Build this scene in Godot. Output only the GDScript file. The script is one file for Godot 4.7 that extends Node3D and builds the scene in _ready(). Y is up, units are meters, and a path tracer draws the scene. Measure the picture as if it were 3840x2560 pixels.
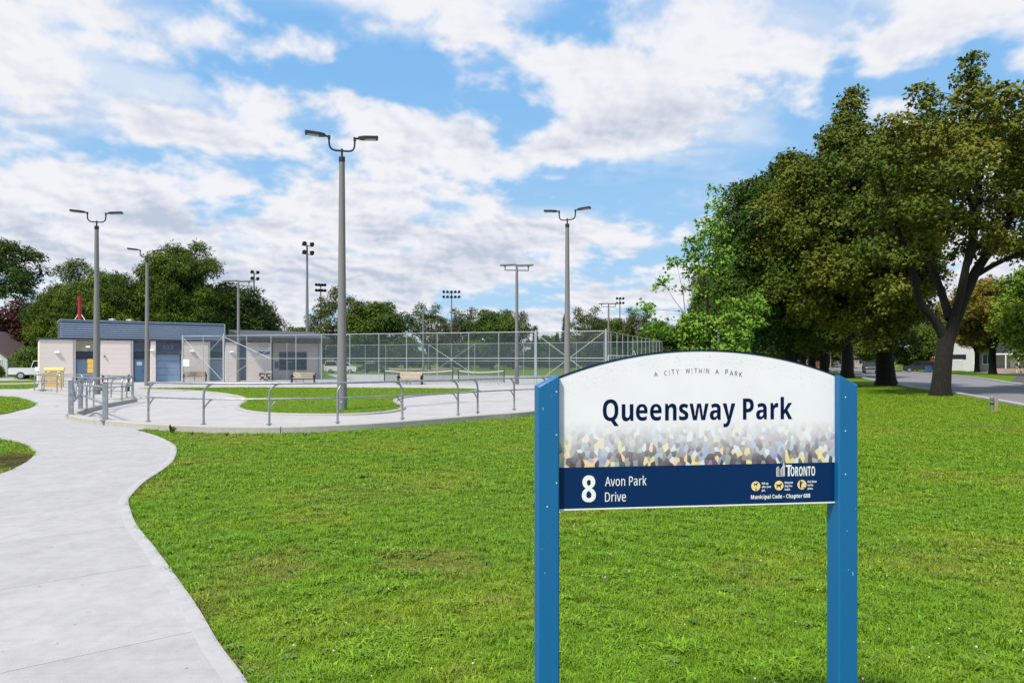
extends Node3D

# ---------------------------------------------------------------- mesh builder
class MB:
	var v := PackedVector3Array()
	var n := PackedVector3Array()
	var c := PackedColorArray()
	var uv := PackedVector2Array()
	var col := Color.WHITE

	func tri3(a: Vector3, b: Vector3, d: Vector3, na: Vector3, nb: Vector3, nd: Vector3) -> void:
		var g = (b - a).cross(d - a)
		if g.dot(na + nb + nd) > 0.0:
			v.append_array([a, d, b]); n.append_array([na, nd, nb])
		else:
			v.append_array([a, b, d]); n.append_array([na, nb, nd])
		c.append_array([col, col, col])
		uv.append_array([Vector2(a.x, -a.y), Vector2(b.x, -b.y), Vector2(d.x, -d.y)])

	func tri(a: Vector3, b: Vector3, d: Vector3, out_dir: Vector3) -> void:
		var g = (b - a).cross(d - a)
		if g.length_squared() < 1e-14:
			return
		g = g.normalized()
		if g.dot(out_dir) < 0.0:
			g = -g
		tri3(a, b, d, g, g, g)

	func quad(a: Vector3, b: Vector3, d: Vector3, e: Vector3, out_dir: Vector3) -> void:
		tri(a, b, d, out_dir)
		tri(a, d, e, out_dir)

	func box(ctr: Vector3, size: Vector3, bs := Basis.IDENTITY, bev := 0.0) -> void:
		var h = size * 0.5
		bev = minf(bev, minf(h.x, minf(h.y, h.z)) * 0.6)
		for ax in 3:
			var u = (ax + 1) % 3
			var w = (ax + 2) % 3
			for s in [-1.0, 1.0]:
				var q := []
				for k in [[-1, -1], [1, -1], [1, 1], [-1, 1]]:
					var p := Vector3.ZERO
					p[ax] = s * h[ax]
					p[u] = k[0] * (h[u] - bev)
					p[w] = k[1] * (h[w] - bev)
					q.append(ctr + bs * p)
				var o := Vector3.ZERO
				o[ax] = s
				quad(q[0], q[1], q[2], q[3], bs * o)
			if bev > 0.0:
				for su in [-1.0, 1.0]:
					for sw in [-1.0, 1.0]:
						var q := []
						for k in [[0, -1], [0, 1], [1, 1], [1, -1]]:
							var p := Vector3.ZERO
							p[ax] = k[1] * (h[ax] - bev)
							p[u] = su * (h[u] - (bev if k[0] == 1 else 0.0))
							p[w] = sw * (h[w] - (0.0 if k[0] == 1 else bev))
							q.append(ctr + bs * p)
						var o := Vector3.ZERO
						o[u] = su
						o[w] = sw
						quad(q[0], q[1], q[2], q[3], bs * o)
		if bev > 0.0:
			for sx in [-1.0, 1.0]:
				for sy in [-1.0, 1.0]:
					for sz in [-1.0, 1.0]:
						var s := Vector3(sx, sy, sz)
						var a = Vector3(h.x, h.y - bev, h.z - bev) * s
						var b = Vector3(h.x - bev, h.y, h.z - bev) * s
						var d = Vector3(h.x - bev, h.y - bev, h.z) * s
						tri(ctr + bs * a, ctr + bs * b, ctr + bs * d, bs * s)

	func bar(a: Vector3, b: Vector3, w: float, t: float) -> void:
		var z = (b - a).normalized()
		var up = Vector3.UP if absf(z.y) < 0.95 else Vector3.RIGHT
		var x = up.cross(z).normalized()
		box((a + b) * 0.5, Vector3(w, t, a.distance_to(b)), Basis(x, z.cross(x), z))

	func tube(pts: Array, radii: Array, sides := 8, cap := true) -> void:
		var rings := []
		var norms := []
		var x := Vector3.ZERO
		for i in pts.size():
			var t: Vector3
			if i == 0:
				t = pts[1] - pts[0]
			elif i == pts.size() - 1:
				t = pts[i] - pts[i - 1]
			else:
				t = (pts[i + 1] - pts[i]).normalized() + (pts[i] - pts[i - 1]).normalized()
			t = t.normalized()
			if i == 0:
				x = (Vector3.RIGHT if absf(t.x) < 0.9 else Vector3.UP).cross(t).normalized()
			else:
				x = (x - t * x.dot(t)).normalized()
			var y = t.cross(x)
			var ring := []
			var nn := []
			var r: float = radii[mini(i, radii.size() - 1)]
			for k in sides:
				var an = TAU * k / sides
				var d = x * cos(an) + y * sin(an)
				ring.append(pts[i] + d * r)
				nn.append(d)
			rings.append(ring)
			norms.append(nn)
		for i in pts.size() - 1:
			for k in sides:
				var l = (k + 1) % sides
				tri3(rings[i][k], rings[i][l], rings[i + 1][l], norms[i][k], norms[i][l], norms[i + 1][l])
				tri3(rings[i][k], rings[i + 1][l], rings[i + 1][k], norms[i][k], norms[i + 1][l], norms[i + 1][k])
		if cap:
			for e in [0, pts.size() - 1]:
				var o: Vector3 = pts[0] - pts[1] if e == 0 else pts[e] - pts[e - 1]
				for k in sides:
					tri(pts[e], rings[e][k], rings[e][(k + 1) % sides], o)

	func lathe(profile: Array, sides: int, xf := Transform3D.IDENTITY) -> void:
		for i in profile.size() - 1:
			var a: Vector2 = profile[i]
			var b: Vector2 = profile[i + 1]
			var e = (b - a)
			if e.length() < 1e-6:
				continue
			e = e.normalized()
			var nr = Vector2(e.y, -e.x)
			for k in sides:
				var d0 = Vector3(cos(TAU * k / sides), 0, sin(TAU * k / sides))
				var d1 = Vector3(cos(TAU * (k + 1) / sides), 0, sin(TAU * (k + 1) / sides))
				var n0 = (xf.basis * (d0 * nr.x + Vector3.UP * nr.y)).normalized()
				var n1 = (xf.basis * (d1 * nr.x + Vector3.UP * nr.y)).normalized()
				var p0 = xf * (d0 * a.x + Vector3.UP * a.y)
				var p1 = xf * (d1 * a.x + Vector3.UP * a.y)
				var p2 = xf * (d1 * b.x + Vector3.UP * b.y)
				var p3 = xf * (d0 * b.x + Vector3.UP * b.y)
				if a.x > 1e-5:
					tri3(p0, p1, p2, n0, n1, n1)
				if b.x > 1e-5:
					tri3(p0, p2, p3, n0, n1, n0)

	func prism(poly: PackedVector2Array, z0: float, z1: float, xf := Transform3D.IDENTITY) -> void:
		var ix = Geometry2D.triangulate_polygon(poly)
		var of = xf.basis.z.normalized()
		for i in range(0, ix.size(), 3):
			var p := [poly[ix[i]], poly[ix[i + 1]], poly[ix[i + 2]]]
			tri(xf * Vector3(p[0].x, p[0].y, z1), xf * Vector3(p[1].x, p[1].y, z1), xf * Vector3(p[2].x, p[2].y, z1), of)
			tri(xf * Vector3(p[0].x, p[0].y, z0), xf * Vector3(p[1].x, p[1].y, z0), xf * Vector3(p[2].x, p[2].y, z0), -of)
		var area := 0.0
		for i in poly.size():
			area += poly[i].cross(poly[(i + 1) % poly.size()])
		for i in poly.size():
			var a = poly[i]
			var b = poly[(i + 1) % poly.size()]
			var e = b - a
			var o = Vector2(e.y, -e.x) * signf(area)
			quad(xf * Vector3(a.x, a.y, z0), xf * Vector3(b.x, b.y, z0), xf * Vector3(b.x, b.y, z1), xf * Vector3(a.x, a.y, z1), xf.basis * Vector3(o.x, o.y, 0))

	# a slab whose outline lies on the ground (x, z), from y0 up to y1
	func slab(poly: PackedVector2Array, y0: float, y1: float) -> void:
		var ix = Geometry2D.triangulate_polygon(poly)
		for i in range(0, ix.size(), 3):
			var a = poly[ix[i]]
			var b = poly[ix[i + 1]]
			var d = poly[ix[i + 2]]
			tri(Vector3(a.x, y1, a.y), Vector3(b.x, y1, b.y), Vector3(d.x, y1, d.y), Vector3.UP)
		var area := 0.0
		for i in poly.size():
			area += poly[i].cross(poly[(i + 1) % poly.size()])
		for i in poly.size():
			var a = poly[i]
			var b = poly[(i + 1) % poly.size()]
			var o = Vector3(b.y - a.y, 0, a.x - b.x) * signf(area)
			if y1 - y0 > 0.0005:
				quad(Vector3(a.x, y0, a.y), Vector3(b.x, y0, b.y), Vector3(b.x, y1, b.y), Vector3(a.x, y1, a.y), o)

	# a wall of width w that follows a path on the ground
	func ribbon(path: Array, w: float, y0: float, y1: float, closed := false, bev := 0.02) -> void:
		var L := []
		var cnt = path.size()
		for i in cnt:
			var pa: Vector2 = path[(i - 1 + cnt) % cnt] if (closed or i > 0) else path[i]
			var pb: Vector2 = path[(i + 1) % cnt] if (closed or i < cnt - 1) else path[i]
			var t = (pb - pa).normalized()
			L.append(Vector2(-t.y, t.x))
		var last = cnt if closed else cnt - 1
		for i in last:
			var j = (i + 1) % cnt
			for s in [-1.0, 1.0]:
				var a = path[i] + L[i] * s * w * 0.5
				var b = path[j] + L[j] * s * w * 0.5
				var a2 = path[i] + L[i] * s * (w * 0.5 - bev)
				var b2 = path[j] + L[j] * s * (w * 0.5 - bev)
				var o = Vector3(L[i].x, 0, L[i].y) * s
				quad(Vector3(a.x, y0, a.y), Vector3(b.x, y0, b.y), Vector3(b.x, y1 - bev, b.y), Vector3(a.x, y1 - bev, a.y), o)
				quad(Vector3(a.x, y1 - bev, a.y), Vector3(b.x, y1 - bev, b.y), Vector3(b2.x, y1, b2.y), Vector3(a2.x, y1, a2.y), o + Vector3.UP)
			var p = path[i] + L[i] * (w * 0.5 - bev)
			var q = path[j] + L[j] * (w * 0.5 - bev)
			var p2 = path[i] - L[i] * (w * 0.5 - bev)
			var q2 = path[j] - L[j] * (w * 0.5 - bev)
			quad(Vector3(p.x, y1, p.y), Vector3(q.x, y1, q.y), Vector3(q2.x, y1, q2.y), Vector3(p2.x, y1, p2.y), Vector3.UP)
		if not closed:
			for e in [0, cnt - 1]:
				var a = path[e] + L[e] * w * 0.5
				var b = path[e] - L[e] * w * 0.5
				var o2: Vector2 = path[0] - path[1] if e == 0 else path[e] - path[e - 1]
				quad(Vector3(a.x, y0, a.y), Vector3(b.x, y0, b.y), Vector3(b.x, y1 - bev, b.y), Vector3(a.x, y1 - bev, a.y), Vector3(o2.x, 0, o2.y))

	func mesh() -> ArrayMesh:
		var ar := []
		ar.resize(Mesh.ARRAY_MAX)
		ar[Mesh.ARRAY_VERTEX] = v
		ar[Mesh.ARRAY_NORMAL] = n
		ar[Mesh.ARRAY_COLOR] = c
		ar[Mesh.ARRAY_TEX_UV] = uv
		var m := ArrayMesh.new()
		m.add_surface_from_arrays(Mesh.PRIMITIVE_TRIANGLES, ar)
		return m

# ---------------------------------------------------------------- naming helpers
var used_names := {}
var M := {}
var TEX := {}

func numbered(s: String) -> String:
	used_names[s] = used_names.get(s, -1) + 1
	return s if used_names[s] == 0 else "%s_%03d" % [s, used_names[s]]

func tag(o: Node, label: String, category: String, group := "", kind := "") -> void:
	if label:
		o.set_meta("label", label)
	if category:
		o.set_meta("category", category)
	if group:
		o.set_meta("group", group)
	if kind:
		o.set_meta("kind", kind)

func thing(called: String, label: String, category: String, at := Vector3.ZERO, turn := 0.0, group := "") -> Node3D:
	var o := Node3D.new()
	o.name = numbered(called)
	add_child(o, true)
	o.position = at
	o.rotation.y = turn
	tag(o, label, category, group)
	return o

func put(called: String, mesh: Mesh, mat: Material, parent: Node, at := Vector3.ZERO) -> MeshInstance3D:
	var o := MeshInstance3D.new()
	o.mesh = mesh
	o.material_override = mat
	o.position = at
	if parent == self:
		o.name = numbered(called)
	else:
		var k := 0
		for ch in parent.get_children():
			if ch.name == called or ch.name.begins_with(called + "_0"):
				k += 1
		o.name = called if k == 0 else "%s_%03d" % [called, k]
	parent.add_child(o, true)
	return o

func structure(called: String, mb: MB, mat: Material, label := "") -> MeshInstance3D:
	var o = put(called, mb.mesh(), mat, self)
	o.set_meta("kind", "structure")
	if label:
		o.set_meta("label", label)
	return o

func dup(root: Node3D, called: String, label: String, at: Vector3, turn: float, sc := 1.0) -> Node3D:
	var r: Node3D = root.duplicate()
	r.name = numbered(called)
	add_child(r, true)
	r.position = at
	r.rotation = Vector3(0, turn, 0)
	r.scale = Vector3.ONE * sc
	r.set_meta("label", label)
	return r

func v3(p: Vector2, y := 0.0) -> Vector3:
	return Vector3(p.x, y, p.y)

func smooth_path(pts: Array, steps: int, closed: bool) -> Array:
	var out := []
	var cnt = pts.size()
	var segs = cnt if closed else cnt - 1
	for i in segs:
		var p0: Vector2 = pts[(i - 1 + cnt) % cnt] if (closed or i > 0) else pts[i]
		var p1: Vector2 = pts[i]
		var p2: Vector2 = pts[(i + 1) % cnt]
		var p3: Vector2 = pts[(i + 2) % cnt] if (closed or i < cnt - 2) else p2
		for s in steps:
			var t = float(s) / steps
			out.append(p1.cubic_interpolate(p2, p0, p3, t))
	if not closed:
		out.append(pts[cnt - 1])
	return out

func lin(r: float, g: float, b: float) -> Color:
	return Color(r, g, b).linear_to_srgb()

func mat(called: String, r: float, g: float, b: float, rough := 0.8, metal := 0.0, tex := "", sc := 1.0) -> StandardMaterial3D:
	var m := StandardMaterial3D.new()
	m.resource_name = called
	m.albedo_color = lin(r, g, b)
	m.roughness = rough
	m.metallic = metal
	if tex:
		m.albedo_texture = TEX[tex]
		m.uv1_triplanar = true
		m.uv1_scale = Vector3.ONE * sc
	M[called] = m
	return m

func noise_tex(called: String, freq: float, oct: int, lo: float, hi: float, size := 512, kind := FastNoiseLite.TYPE_SIMPLEX_SMOOTH, seed_ := 1) -> void:
	var nz := FastNoiseLite.new()
	nz.noise_type = kind
	nz.seed = seed_
	nz.frequency = freq
	nz.fractal_octaves = oct
	nz.fractal_gain = 0.6
	var g := Gradient.new()
	g.set_color(0, Color(lo, lo, lo))
	g.set_color(1, Color(hi, hi, hi))
	var t := NoiseTexture2D.new()
	t.width = size
	t.height = size
	t.seamless = true
	t.noise = nz
	t.color_ramp = g
	TEX[called] = t

func fold(t: float, a: float, b: float) -> float:
	return clampf((t - a) / (b - a), 0.0, 1.0)

func sm(t: float, a: float, b: float) -> float:
	var x = clampf((t - a) / (b - a), 0.0, 1.0)
	return x * x * (3.0 - 2.0 * x)

# ---------------------------------------------------------------- sky
func sky_image() -> Image:
	var W := 3584
	var HH := 1792
	var nz := FastNoiseLite.new()
	nz.seed = 11
	nz.noise_type = FastNoiseLite.TYPE_SIMPLEX_SMOOTH
	nz.frequency = 1.0
	nz.fractal_octaves = 7
	nz.fractal_gain = 0.6
	var warp := FastNoiseLite.new()
	warp.seed = 3
	warp.noise_type = FastNoiseLite.TYPE_SIMPLEX_SMOOTH
	warp.frequency = 1.0
	warp.fractal_octaves = 3
	var wisp := FastNoiseLite.new()
	wisp.seed = 5
	wisp.noise_type = FastNoiseLite.TYPE_SIMPLEX_SMOOTH
	wisp.frequency = 1.0
	wisp.fractal_octaves = 5
	wisp.fractal_gain = 0.55
	# cumulus banks and gaps: azimuth, elevation, half sizes (radians), strength
	var banks := [
		[-0.57, 0.315, 0.133, 0.05, 0.62], [-0.609, 0.349, 0.05, 0.031, 0.3], [-0.486, 0.317, 0.059, 0.022, 0.25], [-0.436, 0.404, 0.103, 0.023, 0.3], [-0.605, 0.197, 0.055, 0.031, 0.3],
		[-0.14, 0.454, 0.123, 0.037, 0.6], [-0.016, 0.433, 0.069, 0.031, 0.4], [-0.231, 0.356, 0.041, 0.019, 0.55], [-0.079, 0.354, 0.047, 0.044, 0.6], [-0.051, 0.319, 0.037, 0.025, 0.4],
		[0.17, 0.354, 0.128, 0.049, 0.75], [0.294, 0.386, 0.12, 0.054, 0.7], [0.236, 0.437, 0.071, 0.036, 0.3], [0.052, 0.305, 0.056, 0.015, 0.55], [0.565, 0.395, 0.089, 0.04, 0.7], [0.505, 0.356, 0.053, 0.014, 0.25],
		[-0.368, 0.289, 0.082, 0.023, 0.6], [-0.334, 0.18, 0.184, 0.035, 0.5], [-0.583, 0.17, 0.096, 0.052, 0.6], [-0.525, 0.207, 0.084, 0.038, 0.45], [-0.41, 0.13, 0.168, 0.034, 0.4], [-0.171, 0.116, 0.182, 0.025, 0.3], [-0.231, 0.138, 0.178, 0.037, 0.45], [0.046, 0.185, 0.075, 0.025, 0.5], [-0.436, 0.342, 0.031, 0.017, 0.2], [0.096, 0.318, 0.05, 0.019, 0.4], [-0.171, 0.212, 0.121, 0.037, 0.45], [-0.171, 0.304, 0.091, 0.037, 0.6], [-0.103, 0.261, 0.093, 0.044, 0.55], [-0.254, 0.248, 0.141, 0.027, 0.45], [-0.389, 0.205, 0.128, 0.029, 0.6], [-0.079, 0.19, 0.137, 0.037, 0.5], [0.164, 0.163, 0.052, 0.015, 0.6],
		[0.046, 0.13, 0.143, 0.025, 0.3], [-0.501, 0.13, 0.125, 0.027, 0.3], [0.519, 0.304, 0.026, 0.022, 0.4], [0.271, 0.281, 0.035, 0.005, 0.45], [0.065, 0.257, 0.025, 0.005, 0.45],
		[-0.323, 0.377, 0.101, 0.021, -0.5], [-0.452, 0.266, 0.096, 0.019, -0.6], [-0.183, 0.38, 0.066, 0.031, -0.75], [0.096, 0.451, 0.056, 0.037, -0.8], [-0.525, 0.387, 0.061, 0.009, -0.4], [-0.122, 0.377, 0.031, 0.037, -0.5],
		[0.139, 0.251, 0.104, 0.026, -1], [0.282, 0.241, 0.104, 0.057, -1.1], [0.188, 0.205, 0.066, 0.022, -0.7], [0.443, 0.346, 0.028, 0.045, -0.7], [0.404, 0.279, 0.058, 0.029, -0.8], [-0.01, 0.299, 0.025, 0.016, -0.6], [0.015, 0.215, 0.044, 0.015, -0.4], [0.612, 0.302, 0.029, 0.031, -0.6], [-0.329, 0.111, 0.056, 0.011, -0.25], [0.046, 0.385, 0.025, 0.037, -0.3]
	]
	# thick grey bases
	var greys := [[-0.441, 0.181, 0.087, 0.015, 0.75], [-0.334, 0.18, 0.072, 0.009, 0.5], [-0.072, 0.148, 0.093, 0.019, 0.55], [-0.14, 0.183, 0.074, 0.012, 0.3], [0.151, 0.327, 0.104, 0.019, 0.4], [-0.583, 0.281, 0.065, 0.013, 0.3], [0.065, 0.117, 0.124, 0.01, 0.35], [-0.219, 0.163, 0.071, 0.011, 0.3]]
	var buf := PackedFloat32Array()
	buf.resize(W * HH * 3)
	var half := HH / 2
	for y in HH:
		var el = PI * 0.5 - PI * (y + 0.5) / HH
		if y >= half + 24:
			# below the horizon: the colour of sunlit ground
			for x in W:
				var i = (y * W + x) * 3
				buf[i] = 0.18
				buf[i + 1] = 0.22
				buf[i + 2] = 0.15
			continue
		var e2 = maxf(el, 0.004)
		var sy = sin(e2)
		var cy = cos(e2)
		var t = pow(sm(e2, 0.0, 0.55), 0.6)
		# clear air, paler towards the horizon
		var br = lerpf(0.46, 0.185, t)
		var bg = lerpf(0.68, 0.445, t)
		var bb = lerpf(0.88, 0.81, t)
		var far_ = 1.0 / (sy + 0.26)
		var low = 1.0 - sm(e2, 0.05, 0.22)
		var near_banks := []
		for b in banks:
			if absf(e2 - b[1]) < b[3] * 2.6:
				near_banks.append(b)
		for x in W:
			var az = TAU * (x + 0.5) / W
			if az > PI:
				az -= TAU
			var px = sin(az) * cy * far_
			var pz = -cos(az) * cy * far_
			var wx = warp.get_noise_3d(px * 1.3, pz * 1.3, 7.0) * 0.11
			var wz = warp.get_noise_3d(px * 1.3, pz * 1.3, 27.0) * 0.11
			var qx = px * 1.95 + wx
			var qz = pz * 1.95 + wz
			var d = nz.get_noise_2d(qx, qz)
			# the same field a little farther out and lower: where it is thicker the near side is a shaded base
			var dl = nz.get_noise_2d(qx + sin(az) * 0.05 * far_ * 0.4 - 0.03, qz - cos(az) * 0.05 * far_ * 0.4)
			var bias := 0.0
			var up := 0.0
			for b in near_banks:
				var ax = (az - b[0]) / b[2] + wx * 2.0
				if absf(ax) < 2.6:
					var ay = (e2 - b[1]) / b[3] + wz * 2.0
					var w = exp(-pow(ax * ax + ay * ay, 1.4))
					bias += b[4] * w
					if b[4] > 0.0:
						up += b[4] * w * ay
			var dn = d * 1.2 + clampf(bias, -0.9, 0.8) * 0.56 + 0.06 + 0.29 * low
			var a = sm(dn, -0.10, 0.38)
			var wv = wisp.get_noise_3d(px * 0.8 + d * 0.25 + wx, pz * 1.7 + wz, 3.0)
			var thin = 0.62 * sm(wv + 0.30 * bias, -0.10, 0.50)
			a = 1.0 - (1.0 - a * 0.98) * (1.0 - thin)
			# lit tops, grey bases
			var shade = clampf((dl - d) * 2.3, -0.30, 0.6) + sm(dn, 0.22, 0.75) * 0.36 - clampf(up * 0.75, -0.50, 0.25) + 0.08 * low
			for g in greys:
				var gx = (az - g[0]) / g[2]
				var gy = (e2 - g[1]) / g[3]
				if absf(gx) < 2.0 and absf(gy) < 2.0:
					shade += g[4] * exp(-(gx * gx + gy * gy)) * sm(d, -0.5, 0.2)
			shade = clampf(shade * (1.0 - 0.5 * sm(e2, 0.22, 0.42)), 0.0, 1.0)
			var cr = lerpf(0.85, 0.50, shade)
			var cg = lerpf(0.85, 0.56, shade)
			var cb = lerpf(0.885, 0.68, shade)
			var i = (y * W + x) * 3
			buf[i] = lerpf(br, cr, a)
			buf[i + 1] = lerpf(bg, cg, a)
			buf[i + 2] = lerpf(bb, cb, a)
	return Image.create_from_data(W, HH, false, Image.FORMAT_RGBF, buf.to_byte_array())

func _ready() -> void:
	# ---- camera
	var cam := Camera3D.new()
	cam.name = "camera"
	cam.position = Vector3(0, 1.9, 0)
	cam.projection = Camera3D.PROJECTION_FRUSTUM
	cam.near = 0.1
	cam.far = 4000.0
	cam.size = 0.098
	cam.frustum_offset = Vector2(0, 0.0028125)
	add_child(cam)
	cam.current = true
	# ---- sky and exposure
	var env := Environment.new()
	env.background_mode = Environment.BG_SKY
	var sk := Sky.new()
	var pm := PanoramaSkyMaterial.new()
	pm.panorama = ImageTexture.create_from_image(sky_image())
	pm.energy_multiplier = 0.82
	sk.sky_material = pm
	env.sky = sk
	env.tonemap_mode = Environment.TONE_MAPPER_LINEAR
	env.tonemap_exposure = 1.3
	env.sdfgi_enabled = true
	env.ssao_enabled = true
	env.ssil_enabled = true
	var we := WorldEnvironment.new()
	we.name = "environment"
	we.environment = env
	add_child(we)
	# ---- sun, veiled by thin cloud
	var sun := DirectionalLight3D.new()
	sun.name = "sun"
	sun.light_energy = 1.3
	sun.light_color = Color(1.0, 0.965, 0.90)
	sun.light_angular_distance = 5.0
	sun.shadow_enabled = true
	add_child(sun)
	sun.look_at_from_position(Vector3(-0.36, 0.80, 0.48) * 50.0, Vector3.ZERO)
	make_materials()
	make_ground()
	make_rink()
	make_building()
	make_court()
	make_trees()
	make_street()
	make_background()
	make_lamps()
	make_sign()
	make_grass()

# ---------------------------------------------------------------- materials
func make_materials() -> void:
	noise_tex("soft", 0.012, 4, 0.72, 1.0)
	noise_tex("grain", 0.2, 3, 0.78, 1.0)
	noise_tex("streak", 0.03, 5, 0.6, 1.0)
	noise_tex("relief", 0.12, 4, 0.0, 1.0)
	noise_tex("turf", 0.16, 4, 0.68, 1.0)
	noise_tex("barkn", 0.05, 5, 0.15, 1.0)
	noise_tex("speck", 0.3, 2, 0.93, 1.0)
	noise_tex("mild", 0.012, 4, 0.90, 1.0)
	noise_tex("broom", 0.14, 4, 0.86, 1.0)
	TEX["cast"] = concrete_texture()
	var c = mat("concrete", 0.425, 0.415, 0.43, 0.9, 0.0, "cast", 0.27)
	c.uv1_world_triplanar = true
	var c2 = mat("plaza_concrete", 0.455, 0.44, 0.455, 0.9, 0.0, "cast", 0.09)
	c2.uv1_world_triplanar = true
	var k = mat("kerb_concrete", 0.42, 0.41, 0.385, 0.9, 0.0, "mild", 0.8)
	k.uv1_world_triplanar = true
	var ct = mat("court", 0.40, 0.40, 0.41, 0.9, 0.0, "mild", 0.1)
	ct.uv1_world_triplanar = true
	var a = mat("asphalt", 0.20, 0.20, 0.215, 0.9, 0.0, "mild", 0.15)
	a.uv1_world_triplanar = true
	var a2 = mat("driveway", 0.10, 0.09, 0.10, 0.9, 0.0, "soft", 0.15)
	a2.uv1_world_triplanar = true
	mat("infield", 0.42, 0.29, 0.19, 0.95, 0.0, "soft", 0.1)
	mat("soil", 0.09, 0.06, 0.035, 0.95, 0.0, "grain", 1.0)
	var g = mat("lawn", 1, 1, 1, 0.9, 0.0, "turf", 0.7)
	g.vertex_color_use_as_albedo = true
	g.uv1_world_triplanar = true
	g.metallic_specular = 0.2
	var bl = StandardMaterial3D.new()
	bl.resource_name = "blade"
	bl.vertex_color_use_as_albedo = true
	bl.roughness = 0.45
	bl.metallic_specular = 0.28
	bl.backlight_enabled = true
	bl.backlight = Color(0.6, 0.6, 0.6)
	M["blade"] = bl
	var lf = StandardMaterial3D.new()
	lf.resource_name = "leaf"
	lf.vertex_color_use_as_albedo = true
	lf.roughness = 0.55
	lf.metallic_specular = 0.27
	lf.backlight_enabled = true
	lf.backlight = Color(0.3, 0.3, 0.3)
	M["leaf"] = lf
	var bk_ = mat("bark", 0.036, 0.029, 0.020, 0.95, 0.0, "barkn", 1.0)
	bk_.uv1_scale = Vector3(0.6, 0.11, 0.6)
	bk_.heightmap_enabled = true
	bk_.heightmap_texture = TEX.barkn
	bk_.heightmap_scale = 4.0
	mat("galvanised", 0.50, 0.53, 0.57, 0.42, 0.75, "soft", 0.8)
	mat("fence_steel", 0.44, 0.48, 0.52, 0.5, 0.4)
	mat("pole_concrete", 0.205, 0.203, 0.202, 0.85, 0.0, "speck", 0.8)
	mat("dark_metal", 0.025, 0.03, 0.032, 0.45, 0.3)
	mat("grey_metal", 0.22, 0.23, 0.25, 0.5, 0.4)
	mat("lens", 0.35, 0.36, 0.36, 0.25, 0.0)
	mat("black", 0.012, 0.012, 0.014, 0.5)
	mat("rubber", 0.02, 0.02, 0.02, 0.85)
	mat("white_paint", 0.78, 0.78, 0.77, 0.5)
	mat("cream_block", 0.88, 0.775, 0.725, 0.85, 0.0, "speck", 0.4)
	mat("beige_block", 0.36, 0.33, 0.25, 0.85, 0.0, "speck", 0.4)
	mat("blue_panel", 0.10, 0.125, 0.19, 0.6, 0.0, "soft", 0.3)
	mat("louvre", 0.30, 0.37, 0.49, 0.4, 0.2)
	mat("louvre_screen", 0.10, 0.15, 0.24, 0.6)
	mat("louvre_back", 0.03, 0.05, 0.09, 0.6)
	mat("door_blue", 0.13, 0.245, 0.39, 0.45)
	mat("door_grey", 0.20, 0.27, 0.34, 0.5)
	mat("shutter_blue", 0.22, 0.32, 0.46, 0.45)
	mat("fascia", 0.05, 0.055, 0.07, 0.6)
	mat("brown_roof", 0.075, 0.045, 0.035, 0.7, 0.0, "soft", 0.4)
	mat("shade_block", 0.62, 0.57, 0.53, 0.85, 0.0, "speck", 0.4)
	mat("yellow", 0.70, 0.50, 0.19, 0.5)
	mat("yellow_deep", 0.72, 0.44, 0.06, 0.5)
	mat("red_paint", 0.32, 0.015, 0.02, 0.45)
	mat("bench_slat", 0.60, 0.49, 0.36, 0.6, 0.0, "soft", 1.5)
	mat("net_black", 0.02, 0.025, 0.02, 0.9)
	mat("wood_stake", 0.50, 0.36, 0.24, 0.8, 0.0, "soft", 3.0)
	mat("green_paint", 0.03, 0.12, 0.05, 0.5)
	mat("shingle_roof", 0.13, 0.09, 0.10, 0.9, 0.0, "grain", 1.0)
	mat("shingle_grey", 0.11, 0.11, 0.12, 0.9, 0.0, "grain", 1.0)
	mat("siding_white", 0.50, 0.52, 0.55, 0.6)
	mat("siding_grey", 0.34, 0.36, 0.38, 0.6)
	mat("siding_pink", 0.55, 0.42, 0.42, 0.7)
	mat("brick_red", 0.22, 0.07, 0.05, 0.85, 0.0, "grain", 2.0)
	mat("stone_pink", 0.45, 0.32, 0.26, 0.85, 0.0, "grain", 2.0)
	mat("bin_blue", 0.03, 0.09, 0.28, 0.5)
	mat("light_twig", 0.42, 0.36, 0.28, 0.9)
	for p in [["paint_white", 0.72, 0.73, 0.74], ["paint_navy", 0.006, 0.010, 0.028], ["paint_dark", 0.012, 0.014, 0.02], ["paint_grey", 0.16, 0.18, 0.21]]:
		var q = mat(p[0], p[1], p[2], p[3], 0.3)
		q.clearcoat_enabled = true
		q.clearcoat = 0.3
		q.clearcoat_roughness = 0.08
	for q in ["paint_navy", "paint_dark"]:
		M[q].clearcoat = 0.12
		M[q].roughness = 0.5
	mat("car_glass", 0.012, 0.016, 0.02, 0.06)
	mat("window_glass", 0.02, 0.035, 0.055, 0.06)
	mat("tail_red", 0.35, 0.01, 0.01, 0.25)
	mat("chrome", 0.6, 0.6, 0.62, 0.2, 0.9)
	var cl = mat("chain_link", 0.09, 0.13, 0.145, 0.6)
	cl.transparency = BaseMaterial3D.TRANSPARENCY_ALPHA
	cl.albedo_color.a = 0.21
	var nt = mat("net_mesh", 0.03, 0.05, 0.03, 0.8)
	nt.transparency = BaseMaterial3D.TRANSPARENCY_ALPHA
	nt.albedo_color.a = 0.35
	mat("sign_blue", 0.002, 0.140, 0.375, 0.5, 0.0, "broom", 1.0)
	M.sign_blue.uv1_scale = Vector3(9.0, 0.7, 9.0)
	mat("worn_blue", 0.30, 0.46, 0.58, 0.7)
	mat("faint_number", 0.145, 0.17, 0.235, 0.6)
	mat("navy", 0.004, 0.012, 0.05, 0.5)
	mat("navy_band", 0.001, 0.022, 0.10, 0.45, 0.0)
	M.navy_band.metallic_specular = 0.3
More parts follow.
